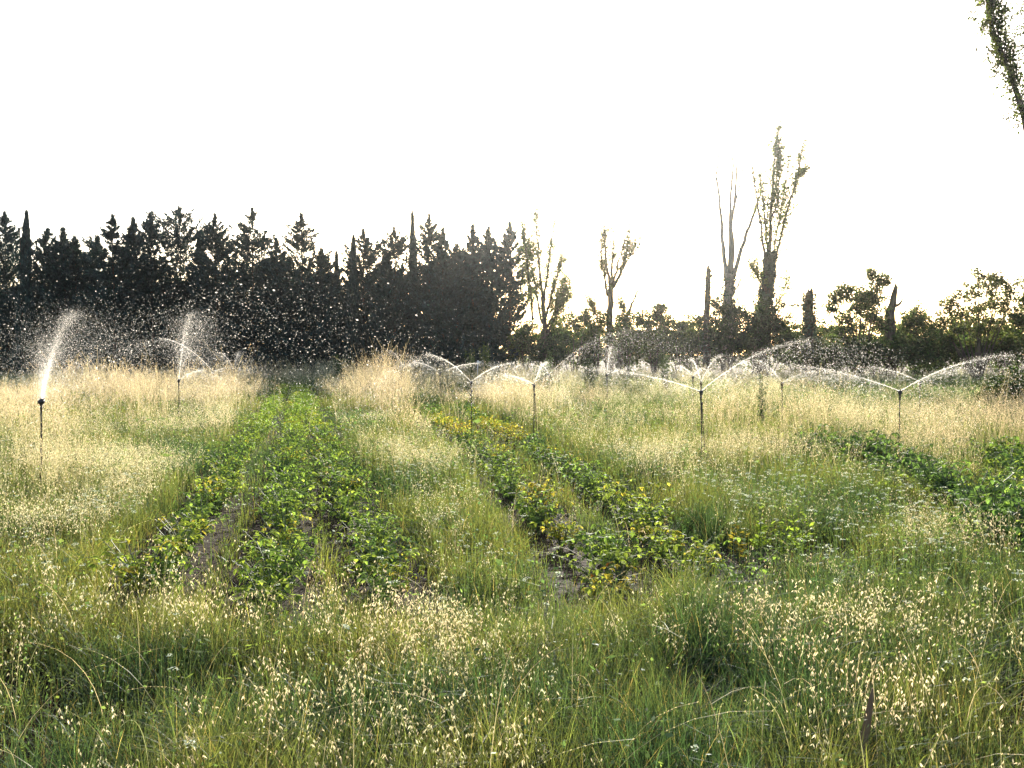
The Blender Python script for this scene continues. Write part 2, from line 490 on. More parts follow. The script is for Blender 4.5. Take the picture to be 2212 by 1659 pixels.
# bare dead poplar
limb_tree('bare_poplar', 69, [(1571, 745, 14), (1572, 690, 13), (1573, 640, 12), (1577, 590, 12)], [
    ([(1568, 600, 6), (1563, 540, 5), (1557, 450, 3.6), (1550, 380, 2.8), (1555, 312, 1.4)], 0, .1, .3),
    ([(1577, 592, 6), (1576, 530, 5), (1575, 440, 3.4), (1582, 370, 2.4), (1576, 285, 1.4)], 0, .1, -.5),
    ([(1579, 592, 6), (1585, 545, 5), (1580, 490, 4), (1590, 420, 3), (1597, 330, 1.4)], 0, .1, .5),
    ([(1584, 600, 6), (1596, 555, 5), (1610, 510, 4), (1628, 460, 3), (1646, 395, 1.4)], 0, .1, -.4),
    ([(1580, 470, 3), (1592, 430, 2), (1606, 385, 2), (1616, 320, 1.2)], 0, .1, .8),
    ([(1582, 640, 3), (1597, 615, 2), (1616, 585, 1)], 0, .1, .9),
  ], 'bare dead poplar with pale forked limbs and no leaves', 'poplar', M_pale_bark, LEAFP, 304, ivy=.35)
# ivy-clad leaning poplar, the tallest
limb_tree('ivy_clad_poplar', 66, [(1640, 745, 20), (1645, 690, 19), (1655, 640, 17), (1660, 590, 15), (1664, 545, 12)], [
    ([(1664, 560, 6), (1664, 500, 5), (1668, 420, 3.4), (1676, 340, 2.6), (1686, 262, .8)], .95, .26, .3),
    ([(1656, 590, 5), (1644, 510, 4), (1634, 440, 3.2), (1626, 400, 2), (1616, 335, .8)], .1, .12, -.6),
    ([(1670, 575, 4), (1686, 510, 3.4), (1703, 440, 2.8), (1718, 390, 2.2), (1733, 298, .8)], .8, .22, -.5),
    ([(1668, 570, 3), (1678, 510, 2.4), (1694, 440, 2), (1712, 325, .8)], .6, .24, .7),
    ([(1714, 400, 2), (1728, 380, 1.5), (1745, 362, .7)], .6, .16, .5),
    ([(1660, 560, 4), (1657, 500, 3), (1653, 430, 2), (1643, 352, .8)], .7, .24, .8),
    ([(1666, 470, 3), (1680, 440, 2), (1678, 380, 1), (1672, 320, .6)], 1.0, .2, -.8),
    ([(1660, 680, 3), (1685, 650, 2), (1700, 625, 1.4), (1710, 585, .6)], .5, .26, .9),
    ([(1648, 620, 3), (1634, 600, 2), (1620, 580, .8)], .7, .25, -.8),
  ], 'tallest poplar, leaning, its trunk thick with dark ivy', 'poplar', M_bark, LEAFP, 305, ivy=1.9)
snag(62, [(1748, 750, 9), (1748, 700, 10), (1749, 660, 10), (1749, 634, 9)], [[(1746, 655, 2), (1738, 651, 1.4), (1731, 648, .7)]],
     'squat ivy-covered trunk standing alone right of the tallest poplar', 312, ivy=2600)
snag(61, [(1923, 745, 12), (1922, 700, 11), (1926, 660, 11), (1932, 635, 8), (1936, 618, 4)],
     [[(1928, 662, 5), (1938, 660, 3.4), (1945, 655, 2.4), (1950, 646, 1.2)]], 'splintered dark trunk with one stub branch rising from the right hand trees', 313)

# poplar at the right edge of the frame, much nearer
limb_tree('near_poplar', 30, [(2238, 480, 18), (2236, 400, 16), (2232, 330, 14), (2224, 270, 11)], [
    ([(2228, 290, 10), (2205, 215, 8), (2180, 145, 6), (2160, 90, 4.6), (2146, 10, 2.6), (2136, -60, 1)], 1.7, .24, .3),
    ([(2218, 300, 8), (2192, 215, 6), (2168, 140, 4), (2145, 65, 2.6), (2124, -30, 1)], 1.6, .22, -.3),
    ([(2230, 285, 9), (2240, 200, 7), (2230, 90, 5), (2232, 0, 3.4), (2230, -60, 1)], .8, .2, .5),
    ([(2236, 330, 8), (2262, 240, 6), (2280, 120, 4), (2290, 0, 2)], .6, .16, .4),
  ], 'close poplar leaning into the top right corner from outside the frame', 'poplar', M_bark, (.07, .085, .035), 306, leafsize=.105)

def leafy(name, Y, blobs, label, cat, seed, leafcol=(.058, .078, .032), leaf=.17, dens=1.0, trunk_px=None, group=None, mat=None, stemr=.05):
    """blobs: (x, y, r) in photo read-out pixels"""
    r = np.random.default_rng(seed)
    bx = np.mean([b[0] for b in blobs]) if trunk_px is None else trunk_px
    base = at(bx * K, 400, Y); base[2] = 0
    root = empty(name, base, label, cat, group)
    Cs = []; tb = MB()
    for (x, y, rp) in blobs:
        y -= 3
        c = at(x * K, y * K, Y) - base; R = rp * K * Y / FPX
        c[1] += r.normal() * R * .5
        c[2] = max(c[2], R * .4)
        nsub = int((5 + 20 * R) * min(dens, 1.3))
        sub = c + rdirs(nsub, r) * (R * r.random((nsub, 1)) ** .5 * r.uniform(.75, 1.3, (nsub, 1))) * np.array([1, .9, .95])
        m = int(27 * .2 / leaf) + 4
        sg = .19 if leaf > .12 else .10
        sub = np.vstack([sub, c + unit(rdirs(nsub // 3, r) + np.array([0, 0, .5])) * R * r.uniform(.9, 1.5, (nsub // 3, 1))]); nsub = len(sub)
        Cs.append(rep(sub, m) + r.normal(size=(nsub * m, 3)) * sg * np.array([1, 1, .75]))
        mid = np.array([c[0] * .45, c[1] * .4, c[2] * .5]) + r.normal(size=3) * .12
        tb.tube(poly_smooth([[0, 0, 0], mid, c], 7), np.linspace(stemr * (1 + .12 * c[2]), stemr * .3, 7), 6, False)
        for q in range(min(nsub, 5)):
            tb.tube(poly_smooth([c * .75 + mid * .25, (c + sub[q]) / 2, sub[q]], 4), [stemr * .4, stemr * .3, stemr * .2, stemr * .1], 4, False)
    C = np.vstack(Cs); C[:, 2] = np.clip(C[:, 2], .05, None)
    V, F, c = leaf_cloud(C, len(C), r, leaf, leafcol, .1)
    obj('crown', mesh_data('crown', V, [F], mat or M_leaf, c), root)
    obj('trunk', tb.mesh('trunk', M_bark), root)
    return root

# bushes between the poplars, left to right
leafy('shrub', 68, [(1222, 735, 26), (1240, 705, 24), (1255, 745, 30), (1215, 765, 24), (1265, 690, 12)], 'rounded bush at the foot of the sunlit sparse poplar', 'shrub', 401)
leafy('shrub', 69, [(1285, 715, 22), (1292, 745, 28), (1278, 770, 26), (1300, 695, 14)], 'bush at the left foot of the glowing poplar', 'shrub', 402)
leafy('shrub', 67, [(1352, 700, 20), (1340, 735, 28), (1370, 735, 28), (1362, 765, 26)], 'bush under the leaning dead trunk', 'shrub', 403)
leafy('shrub', 68, [(1408, 700, 26), (1395, 730, 26), (1420, 740, 28), (1423, 682, 14), (1430, 668, 8), (1440, 702, 18), (1385, 695, 14), (1410, 765, 26)], 'tallest bush between the glowing poplar and the broken trunk', 'shrub', 404)
leafy('shrub', 69, [(1460, 722, 24), (1448, 750, 26), (1480, 745, 24), (1472, 705, 10)], 'low bush right of the tallest gap bush', 'shrub', 405)
leafy('shrub', 68, [(1508, 735, 22), (1500, 760, 24), (1512, 695, 10)], 'narrow bush at the foot of the straight broken trunk', 'shrub', 406)
leafy('shrub', 67, [(1560, 700, 32), (1545, 735, 34), (1580, 740, 36), (1555, 665, 18), (1590, 675, 18)], 'dark ivy bush round the foot of the bare poplar', 'shrub', 407, (.032, .046, .02), dens=1.4)
leafy('shrub', 64, [(1640, 690, 36), (1670, 700, 38), (1640, 735, 42), (1688, 738, 36), (1610, 735, 36), (1705, 745, 18)], 'large dark ivy bush round the foot of the tallest poplar', 'shrub', 408, (.030, .044, .02), dens=1.5)
leafy('shrub', 66, [(1735, 758, 24), (1715, 765, 26), (1760, 768, 28)], 'low bush at the foot of the squat ivy-covered trunk', 'shrub', 409)
leafy('broadleaf_tree', 61, [(1805, 645, 16), (1822, 632, 14), (1795, 668, 14), (1840, 655, 22), (1865, 640, 16), (1858, 670, 22), (1830, 690, 14),
       (1815, 720, 20), (1848, 720, 24), (1885, 690, 20), (1890, 655, 14), (1893, 620, 14), (1888, 598, 11), (1908, 610, 10), (1880, 640, 14), (1905, 700, 20), (1900, 735, 26), (1840, 750, 30)],
      'dark tree with layered clumps left of the splintered trunk', 'tree', 410, dens=.8, trunk_px=1850)
leafy('shrub', 62, [(1963, 700, 20), (1985, 690, 22), (2003, 705, 20), (1975, 730, 28), (2000, 740, 28), (1945, 735, 26)], 'bush right of the splintered trunk', 'shrub', 411)
leafy('broadleaf_tree', 58, [(2042, 665, 20), (2065, 650, 18), (2035, 700, 20), (2085, 680, 20), (2068, 710, 20), (2110, 640, 20), (2130, 620, 20), (2160, 612, 18), (2185, 625, 20),
       (2120, 670, 22), (2150, 650, 22), (2180, 665, 22), (2195, 700, 20), (2165, 700, 22), (2130, 710, 22), (2100, 720, 20), (2055, 735, 16), (2110, 600, 10), (2145, 745, 18)],
      'airy rounded tree with sky between its clumps near the right edge', 'tree', 412, (.06, .07, .03), dens=.5, trunk_px=2110)
leafy('broadleaf_tree', 57, [(2228, 650, 22), (2215, 685, 22), (2240, 700, 30), (2225, 735, 26)], 'dark foliage of a tree cut by the right edge', 'tree', 413)
leafy('shrub', 72, [(1128, 745, 24), (1142, 722, 22), (1155, 755, 28), (1120, 770, 26)], 'dark bush between the last conifer and the sunlit sparse poplar', 'shrub', 414, dens=1.3)
leafy('shrub', 71, [(1185, 748, 24), (1195, 765, 28), (1170, 772, 26)], 'bush right at the foot of the sunlit sparse poplar trunk', 'shrub', 415, dens=1.2)
# low hedge line on the right
hx = [(1785, 775, 30), (1835, 778, 32), (1890, 775, 32), (1940, 772, 34), (1995, 772, 34), (2050, 768, 30), (2105, 766, 30), (2160, 764, 32), (2210, 765, 34)]
for i, (x, y, rr) in enumerate(hx):
    leafy('hedge_bush', 60, [(x - 22, y + 5, rr), (x + 18, y - 3, rr), (x, y - 18, rr * .6)], 'dark low bush of the hedge line under the right hand trees', 'shrub', 430 + i, group='hedge bushes under the right hand trees', leaf=.18)
for i in range(14):
    x = 1195 + i * 74; dy = r_.normal() * 7
    leafy('hedge_bush', 73, [(x - 18, 752 + dy, 30), (x + 16, 742 + dy, 30), (x + 2, 722 + dy, 22), (x, 775, 34)], 'dark low bush in the back hedge behind the poplars', 'shrub', 450 + i, group='bushes of the back hedge', leaf=.22, dens=1.2)
leafy('shrub', 26, [(2170, 858, 34), (2200, 838, 34), (2225, 862, 36), (2145, 872, 22)], 'green bush in the field at the right edge', 'shrub', 470, (.06, .09, .03), leaf=.09, dens=1.2)

# ------------------------------------------------------------------ sprinklers
def lathe(mb, prof, c=(0, 0, 0), sides=12):
    th = np.arange(sides) * 2 * pi / sides
    V = np.array([[rr * cos(t), rr * sin(t), z] for rr, z in prof for t in th]) + np.array(c)
    n_ = len(prof); i = np.arange(n_ - 1)[:, None] * sides; j = np.arange(sides)[None]; k = (j + 1) % sides
    mb.add(V, np.stack([i + j, i + k, i + sides + k, i + sides + j], -1).reshape(-1, 4))

HS = 1.45
def sprinkler(x, y, label, jets, lean=0.0, stake=None, thick=1.0):
    Y = FPX * (CAM_H - HS) / (y - 355.0)
    p = at(x, y, Y); hgt = p[2]
    root = empty('sprinkler', (p[0] - lean * hgt, Y, 0), label, 'sprinkler', 'irrigation sprinklers standing in the field')
    top = np.array([lean * hgt, 0, hgt])
    rp = MB(); rp.tube(poly_smooth([(0, 0, 0), top * .5 + np.array([.012, 0, 0]), top - np.array([0, 0, .13])], 8), .011 * thick, 8)
    obj('riser', rp.mesh('riser', M_black), root)
    if stake:
        st = MB(); a = top - np.array([-.02, .0, .22]); st.tube([(a[0] + stake, .06, 0), a], .0075 * thick, 6)
        lathe(st, [(0, -.03), (.02, -.03), (.022, .0), (.02, .03), (0, .03)], a, 8)
        obj('support_rod', st.mesh('support_rod', M_metal), root)
    hd = MB()
    k = 1.0 if thick < 1.3 else 1.25
    lathe(hd, [(0, -.15), (.017, -.15), (.017, -.11), (.022, -.105), (.022, -.085), (.014, -.08), (.02, -.05), (.034 * k, -.02), (.04 * k, .0), (.038 * k, .022), (.022, .035), (.012, .05), (0, .055)], top, 12)
    head = obj('sprinkler_head', hd.mesh('sprinkler_head', M_black), root)
    VA = math.degrees(math.atan2(p[0], Y))
    for A, R, Hh in [j[:3] for j in jets[:2]]:
        A = A + VA
        d = np.array([sin(radians(A)), cos(radians(A)), 0])
        el = math.atan2(2 * Hh, R); dd = d * cos(el) + np.array([0, 0, sin(el)])
        nz = MB(); nz.tube([top + np.array([0, 0, .01]), top + dd * .035 + np.array([0, 0, .01]), top + dd * .075 + np.array([0, 0, .01])], [.016, .013, .007], 8)
        obj('nozzle', nz.mesh('nozzle', M_black), head)
    if thick > 1.3:   # impact arm and wrapped grass visible on the near one
        ar = MB(); ar.tube(poly_smooth([top + np.array([-.05, 0, .0]), top + np.array([0, 0, .06]), top + np.array([.055, 0, .0])], 8), .008, 6)
        obj('swing_arm', ar.mesh('swing_arm', M_black), head)
    return p

OCT_V = np.array([(1, 0, 0), (-1, 0, 0), (0, 1, 0), (0, -1, 0), (0, 0, 1), (0, 0, -1)], float)
OCT_F = np.array([(0, 2, 4), (2, 1, 4), (1, 3, 4), (3, 0, 4), (2, 0, 5), (1, 2, 5), (3, 1, 5), (0, 3, 5)])
def drops_mesh(C, vel, rad, stretch=1.6):
    n_ = len(C)
    D = unit(vel); A = unit(np.cross(D, np.array([.13, .31, .94]))); B = np.cross(D, A)
    V = C[:, None] + rad[:, None, None] * (OCT_V[None, :, 0:1] * A[:, None] + OCT_V[None, :, 1:2] * B[:, None] + OCT_V[None, :, 2:3] * D[:, None] * stretch)
    F = (OCT_F[None] + (np.arange(n_) * 6)[:, None, None]).reshape(-1, 3)
    return mesh_data('water_spray', V.reshape(-1, 3), [F], M_water)

def spray(p, jets, label, seed):
    """jets: (azimuth deg, horizontal apex distance, apex height, reach in apex units, n core, n cloud, spread, rad)"""
    r = np.random.default_rng(seed); Cs, Vs, Rs = [], [], []
    for (A, R, Hh, ext, nc, ncl, spr, rad) in jets:
        A = A + math.degrees(math.atan2(p[0], p[1]))
        d = np.array([sin(radians(A)), cos(radians(A)), 0]); side = np.array([d[1], -d[0], 0])
        for kind, cnt in ((0, int(nc * 1.2)), (1, int(ncl * (1.9 if p[0] < -4 else 1.25)))):
            if kind == 0: s = r.random(cnt) ** 1.35 * .95
            else: s = .12 + (ext - .12) * r.random(cnt) ** .9
            z = Hh * (1 - (1 - s) ** 2)
            sg = (.004 + .045 * s ** 1.5) * spr if kind == 0 else (.02 + .17 * s) * spr
            C = p + np.array([0, 0, .03]) + d * (R * s)[:, None] + np.array([0, 0, 1.0]) * z[:, None]
            C = C + side * (r.normal(size=cnt) * sg)[:, None] + d * (r.normal(size=cnt) * sg * .6)[:, None]
            C[:, 2] += r.normal(size=cnt) * sg * (.35 if kind else .6)
            if kind: C[:, 2] -= r.exponential(1, cnt) * (.10 + .30 * np.clip(s, 0, 2)) * Hh * .8
            v = d * R + np.array([0, 0, 1.0]) * (2 * Hh * (1 - s))[:, None]
            rr = rad * .62 * np.exp(r.normal(size=cnt) * .4) * (.7 if kind == 0 else 1)
            ok = C[:, 2] > .35
            Cs.append(C[ok]); Vs.append(v[ok] + 0 * C[ok]); Rs.append(rr[ok])
    C = np.vstack(Cs); C0 = np.array([p[0], p[1], 0])
    me = drops_mesh(C - C0, np.vstack(Vs), np.concatenate(Rs))
    tag(obj('water_spray', me, None, C0), label, 'water spray', 'sprays of the field sprinklers', 'stuff')

SPR = [
 # x, y, jets, lean, stake, thick, sprinkler label, spray label
 (41.2, 402, [(14, 2.6, 1.5, 1.8, 7500, 5200, 2.7, .0038), (118, 3.6, 1.75, 2.0, 400, 1000, 3.2, .0040), (12, .9, .95, 1.5, 9000, 3000, 6.0, .0036)], .03, None, 1.5,
  'nearest sprinkler, thick black riser in the tall grass at far left', 'broad white plume of water rising from the nearest sprinkler at far left'),
 (178.7, 381, [(16, 1.6, 2.0, 2.0, 2600, 6000, 2.1, .0052), (75, .75, .28, 2.2, 500, 300, .8, .006)], .02, None, 1.0,
  'sprinkler with a leaning dark riser right of the nearest one', 'tall curling plume over the sprinkler right of the nearest one'),
 (213, 372, [(-85, 2.3, 1.45, 1.6, 1000, 900, 1.0, .008), (80, .9, .17, 2.0, 350, 200, .7, .008)], 0, None, 1.0,
  'small sprinkler between two golden grass clumps at left', 'long thin jet slanting up to the left over golden grass'),
 (234, 370.0, [(-70, .8, .85, 1.7, 350, 350, .9, .010), (40, .5, .9, 1.8, 350, 500, .9, .010)], 0, None, 1.0,
  'farthest left sprinkler behind the golden clump', 'small v of water above the golden clump at left'),
 (404, 369.2, [(-75, .85, .95, 1.8, 450, 500, .8, .009), (80, .8, .42, 2.2, 450, 600, .9, .009)], 0, None, 1.0,
  'farthest sprinkler in the middle of the field', 'thin slanting jets of the farthest middle sprinkler'),
 (440, 373.2, [(-80, 1.15, .42, 2.4, 700, 500, .7, .008), (85, 1.7, .38, 2.2, 900, 700, .7, .008)], 0, None, 1.0,
  'second farthest sprinkler in the middle, just left of the white board', 'low wide pair of jets just left of the white board'),
 (471, 383, [(-82, 1.3, .74, 2.3, 1000, 1400, .8, .006), (82, 1.25, .50, 2.6, 900, 1200, .8, .006)], 0, -.42, 1.0,
  'sprinkler with a slanting second rod, left of the centre', 'symmetrical v of jets left of the centre'),
 (534, 385.6, [(-75, .85, .22, 2.2, 1000, 900, .9, .0055), (60, .4, .55, 1.9, 700, 500, .7, .0055)], .012, .08, 1.0,
  'sprinkler on two thin rods right of the centre', 'bright short jets of the sprinkler right of the centre'),
 (549, 375, [(80, 3.4, 1.65, 2.0, 500, 3000, 2.6, .007), (-60, .4, .35, 2.0, 250, 250, .7, .007)], 0, None, 1.0,
  'hidden sprinkler behind the two-rod one right of the centre', 'wide faint arc of drops in front of the bushes'),
 (607, 375, [(20, .5, 1.05, 2.4, 700, 1500, 1.1, .007), (70, 1.2, .25, 2.5, 200, 600, 1.0, .007)], 0, None, 1.0,
  'sprinkler with a straight upward jet, between centre and right', 'upright plume standing between the centre and the right'),
 (701, 392.6, [(-84, 2.4, .42, 2.0, 1700, 1500, 1.2, .0048), (78, 2.3, 1.0, 2.3, 1700, 3600, 1.4, .0048)], -.012, .10, 1.15,
  'large sprinkler on two rods at right of centre, in clear view', 'long low pair of jets of the large sprinkler at right of centre'),
 (701, 383.6, [(-50, .4, .62, 1.6, 700, 400, 1.0, .006), (55, .7, .72, 1.7, 600, 450, 1.0, .006)], 0, None, 1.0,
  'sprinkler directly behind the large two-rod one', 'short bright v directly behind the large two-rod sprinkler'),
 (693, 377.6, [(-80, .55, .36, 2.0, 500, 350, .8, .007), (70, .4, .3, 2.0, 250, 250, .8, .007)], 0, None, 1.0,
  'smallest sprinkler behind two others at right of centre', 'small slanting jet left of the short bright v'),
 (782, 384, [(-65, .8, .58, 2.2, 350, 900, 1.3, .006), (100, .9, .3, 2.4, 250, 800, 1.3, .006)], 0, None, 1.0,
  'sprinkler hidden in grass between the two large right hand ones', 'faint slanting jet between the two large right hand sprinklers'),
 (900, 392.6, [(-80, 2.5, .50, 2.0, 1500, 2200, 1.2, .0048), (80, 2.1, .72, 2.4, 1500, 2800, 1.2, .0048)], .02, None, 1.0,
  'rightmost clear sprinkler on a single leaning riser', 'long v of jets of the rightmost clear sprinkler'),
 (920, 383, [(-78, 1.4, .38, 2.0, 600, 900, 1.0, .006), (95, 1.2, .36, 2.4, 200, 600, 1.0, .006)], 0, None, 1.0,
  'thin sprinkler behind the rightmost clear one', 'thin flat jet behind the rightmost clear sprinkler'),
]
for i, (x, y, jets, lean, stake, thick, l1, l2) in enumerate(SPR):
    p = sprinkler(x, y, l1, jets, lean, stake, thick)
    spray(p, jets, l2, 600 + i)
# big drops thrown towards the camera by the nearest sprinkler's rotating head
r = np.random.default_rng(77)
n_ = 5000
A_ = at(41.2, 402, 13.1)
az = np.radians(r.uniform(-75, 168, n_)); s = r.random(n_) ** .85 * 2.0
R_ = r.uniform(2.6, 4.6, n_); Hh = r.uniform(.9, 2.0, n_)
C = A_ + np.stack([np.sin(az) * R_ * s, np.cos(az) * R_ * s, Hh * (1 - (1 - s) ** 2)], 1) + r.normal(size=(n_, 3)) * .25
v = np.stack([np.sin(az) * R_, np.cos(az) * R_, 2 * Hh * (1 - s)], 1)
ok = (C[:, 2] > .4) & (C[:, 1] > 4.5)
C0 = np.array([A_[0], A_[1], 0])
me = drops_mesh(C[ok] - C0, v[ok], (.0027 * np.exp(r.normal(size=n_) * .5))[ok], 2.0)
tag(obj('water_drops', me, None, C0), 'large separate drops flying in front of the dark conifers at left', 'water drops', kind='stuff')

n_ = 10000
C = np.stack([r.uniform(-13, -2.5, n_), r.uniform(12, 34, n_), .75 + np.abs(r.normal(size=n_)) * .55], 1)
C0 = np.array([-8.0, 22.0, 0])
me = drops_mesh(C - C0, r.normal(size=(n_, 3)) * .4 + np.array([0, 0, -1.0]), .0024 * np.exp(r.normal(size=n_) * .4), 1.6)
tag(obj('water_mist', me, None, C0), 'fine bright mist drifting just above the golden grass at left', 'mist', kind='stuff')

# ------------------------------------------------------------------ crop rows
def crop_proto(kind, seed):
    r = np.random.default_rng(seed)
    H = r.uniform(.36, .5) * (.85 if kind == 'yellow' else 1)
    ns = r.integers(11, 16)
    sb = MB(); Vs, Fs, Cs = [], [], []; nv = 0
    for k in range(ns):
        a = r.random() * 6.28; reach = r.uniform(.08, .34); h = H * r.uniform(.55, 1.1)
        o_ = np.array([cos(a), sin(a), 0])
        P = poly_smooth([(0, 0, 0), o_ * reach * .45 + np.array([0, 0, h * .6]), o_ * reach + np.array([0, 0, h])], 6)
        sb.tube(P, np.linspace(.006, .003, 6), 4, False)
        for q in range(r.integers(3, 6)):
            i = r.integers(2, 6); base = P[i]
            b = r.random() * 6.28; d = np.array([cos(b), sin(b), r.uniform(-.15, .45)])
            pet = r.uniform(.03, .09); e = base + d * pet
            sb.tube([base, e], .0022, 3, False)
            for lf in range(3):
                ang = b + (lf - 1) * 1.15; ld = np.array([cos(ang), sin(ang), r.uniform(-1.1, .35)]); ld /= np.linalg.norm(ld)
                L = r.uniform(.045, .078); W = L * r.uniform(.6, .78)
                sd_ = unit(np.cross(ld, np.array([0, 0, 1.0]))); up = np.cross(sd_, ld)
                fold = r.uniform(.1, .5)
                mid = lambda t, z=0: e + ld * L * t + up * L * z
                ed = lambda t, sgn, wd: mid(t) + sd_ * sgn * W * wd * cos(fold) + up * W * wd * sin(fold) * .8
                V = [mid(0), ed(.25, 1, .46), ed(.62, 1, .38), mid(1, -.12), ed(.62, -1, .38), ed(.25, -1, .46), mid(.5, -.02)]
                Vs.append(V); Fs.append([(0 + nv, 1 + nv, 2 + nv, 6 + nv), (6 + nv, 2 + nv, 3 + nv, 3 + nv), (0 + nv, 6 + nv, 4 + nv, 5 + nv), (6 + nv, 3 + nv, 4 + nv, 4 + nv)])
                nv += 7
                g0 = {'green': (.16, .235, .055), 'lime': (.25, .31, .06), 'dark': (.10, .165, .05), 'mixed': (.24, .28, .05), 'yellow': (.38, .31, .04)}[kind]
                c = np.array(g0) * np.exp(r.normal() * .22)
                if kind in ('mixed', 'yellow') and r.random() < (.35 if kind == 'mixed' else .6): c = np.array([.46, .37, .07]) * np.exp(r.normal() * .2)
                if kind == 'yellow' and r.random() < .12: c = np.array([.22, .09, .02])
                Cs.append(np.tile(c, (7, 1)))
    F4, F3 = [], []
    for fs in Fs:
        F4 += [fs[0], fs[2]]; F3 += [fs[1][:3], fs[3][:3]]
    me = mesh_data('foliage', np.vstack(Vs), [np.array(F4), np.array(F3)], M_crop, np.vstack(Cs))
    return me, sb.mesh('stems', M_stem, False)

PROTO = {}
for k, c in (('green', 4), ('lime', 3), ('dark', 3), ('mixed', 3), ('yellow', 3)):
    PROTO[k] = [crop_proto(k, 700 + 13 * len(PROTO) + q) for q in range(c)]

# rows as polylines in photo (1024) pixels of the plants' middle height
ROWS = {
 'L1': [(150, 585), (186, 532), (223, 479), (246, 446), (268, 412), (284, 388)],
 'L2': [(270, 600), (279, 546), (286, 499), (291, 446), (296, 412), (298, 388)],
 'L3': [(395, 590), (372, 540), (345, 490), (325, 446), (311, 412), (304, 388)],
 'R1': [(618, 590), (590, 556), (548, 518), (505, 474), (462, 436), (425, 408)],
 'R2': [(735, 585), (690, 556), (632, 508), (575, 474), (515, 436), (455, 406)],
 'X1': [(1075, 555), (1010, 520), (940, 490), (870, 466), (815, 448)],
 'X2': [(1075, 500), (1020, 470), (985, 456)],
}
ROWLAB = {
 'L1': ('bean plant in the left row of the left crop bed', 'bean plants of the left bed, left row'),
 'L2': ('bean plant in the middle row of the left crop bed', 'bean plants of the left bed, middle row'),
 'L3': ('bean plant in the right row of the left crop bed', 'bean plants of the left bed, right row'),
 'R1': ('low plant in the left row of the right hand crop bed', 'low plants of the right bed, left row'),
 'R2': ('low plant in the right row of the right hand crop bed', 'low plants of the right bed, right row'),
 'X1': ('dark leafy plant in the diagonal row at the far right', 'dark leafy plants of the far right row'),
 'X2': ('dark leafy plant in the short row at the right edge', 'dark leafy plants at the right edge'),
}
KINDWORD = {'green': 'green', 'lime': 'bright lime green', 'dark': 'deep green', 'mixed': 'yellow-tinged', 'yellow': 'withered yellow'}
RW = {}
spots = []
rr_ = np.random.default_rng(21)
for key, pl in ROWS.items():
    W = np.array([at_h(a, b, .2) for a, b in pl])[:, :2]
    RW[key] = W
    d = np.concatenate([[0], np.cumsum(np.linalg.norm(np.diff(W, axis=0), axis=1))])
    step = .33 if key[0] != 'X' else .17
    for t in np.arange(0, d[-1], step):
        x = np.interp(t, d, W[:, 0]); y = np.interp(t, d, W[:, 1])
        if key == 'X2' and False: continue
        jit = .09 if key[0] != 'X' else .42
        x += rr_.normal() * jit; y += rr_.normal() * jit
        sz = rr_.uniform(.8, 1.2)
        if key[0] == 'L':
            kd = rr_.choice(['green', 'lime', 'mixed', 'dark'], p=[.40, .46, .08, .06])
            if y < 9.3 and rr_.random() < .2: kd = 'mixed'
            if rr_.random() < .10: continue
        elif key[0] == 'R':
            if 19 < y < 27: kd = rr_.choice(['yellow', 'mixed', 'lime', 'dark'], p=[.42, .28, .2, .1])
            elif 12 < y <= 19: kd = rr_.choice(['green', 'dark', 'lime', 'mixed'], p=[.45, .25, .22, .08])
            elif y >= 27: kd = rr_.choice(['green', 'dark', 'mixed'], p=[.5, .4, .1])
            else: kd = rr_.choice(['mixed', 'yellow', 'lime', 'green'], p=[.28, .12, .36, .24])
            if rr_.random() < .10: continue
        else:
            kd = rr_.choice(['dark', 'green', 'lime'], p=[.5, .35, .15]); sz *= 1.35
        spots.append((y, x, key, kd, sz))
spots.sort()
far_V, far_F4, far_F3, far_C, nfv = [], [], [], [], 0
cnt = 0
for y, x, key, kd, sz in spots:
    fm, sm = PROTO[kd][rr_.integers(len(PROTO[kd]))]
    rz = rr_.random() * 6.28
    if cnt < 295:
        root = empty('crop_plant', (x, y, 0), KINDWORD[kd] + ' ' + ROWLAB[key][0], 'crop plant', KINDWORD[kd] + ' ' + ROWLAB[key][1])
        root.rotation_euler = (0, 0, rz); root.scale = (sz, sz, sz)
        obj('foliage', fm, root)
        if y < 24: obj('stems', sm, root)
        cnt += 1
    else:
        n_v = len(fm.vertices); co = np.empty(n_v * 3, np.float32); fm.vertices.foreach_get('co', co); co = co.reshape(-1, 3)
        cc = np.empty(n_v * 4, np.float32); fm.color_attributes['col'].data.foreach_get('color', cc)
        M = np.array([[cos(rz), -sin(rz), 0], [sin(rz), cos(rz), 0], [0, 0, 1]]) * sz
        far_V.append(co @ M.T + np.array([x, y, 0])); far_C.append(cc.reshape(-1, 4)[:, :3])
        for pg in fm.polygons:
            vv = [a + nfv for a in pg.vertices]; (far_F4 if len(vv) == 4 else far_F3).append(vv)
        nfv += n_v
if far_V:
    tag(obj('crop_rows', mesh_data('crop_rows', np.vstack(far_V), [np.array(far_F4), np.array(far_F3)], M_crop, np.vstack(far_C))),
        'far ends of the crop rows merging into green strips', 'crop rows', kind='stuff')
print('crop plants', cnt, 'far', len(spots) - cnt)

RW['lettuce'] = np.array([at_h(745, 556, .1), at_h(815, 549, .1)])[:, :2]
def row_dist(X, Y):
    P = np.stack([X, Y], 1); best = np.full(len(P), 9e9)
    for W in RW.values():
        for a, b in zip(W[:-1], W[1:]):
            ab = b - a; t = np.clip(((P - a) @ ab) / (ab @ ab), 0, 1)
            best = np.minimum(best, np.linalg.norm(P - (a + t[:, None] * ab), axis=1))
    return best

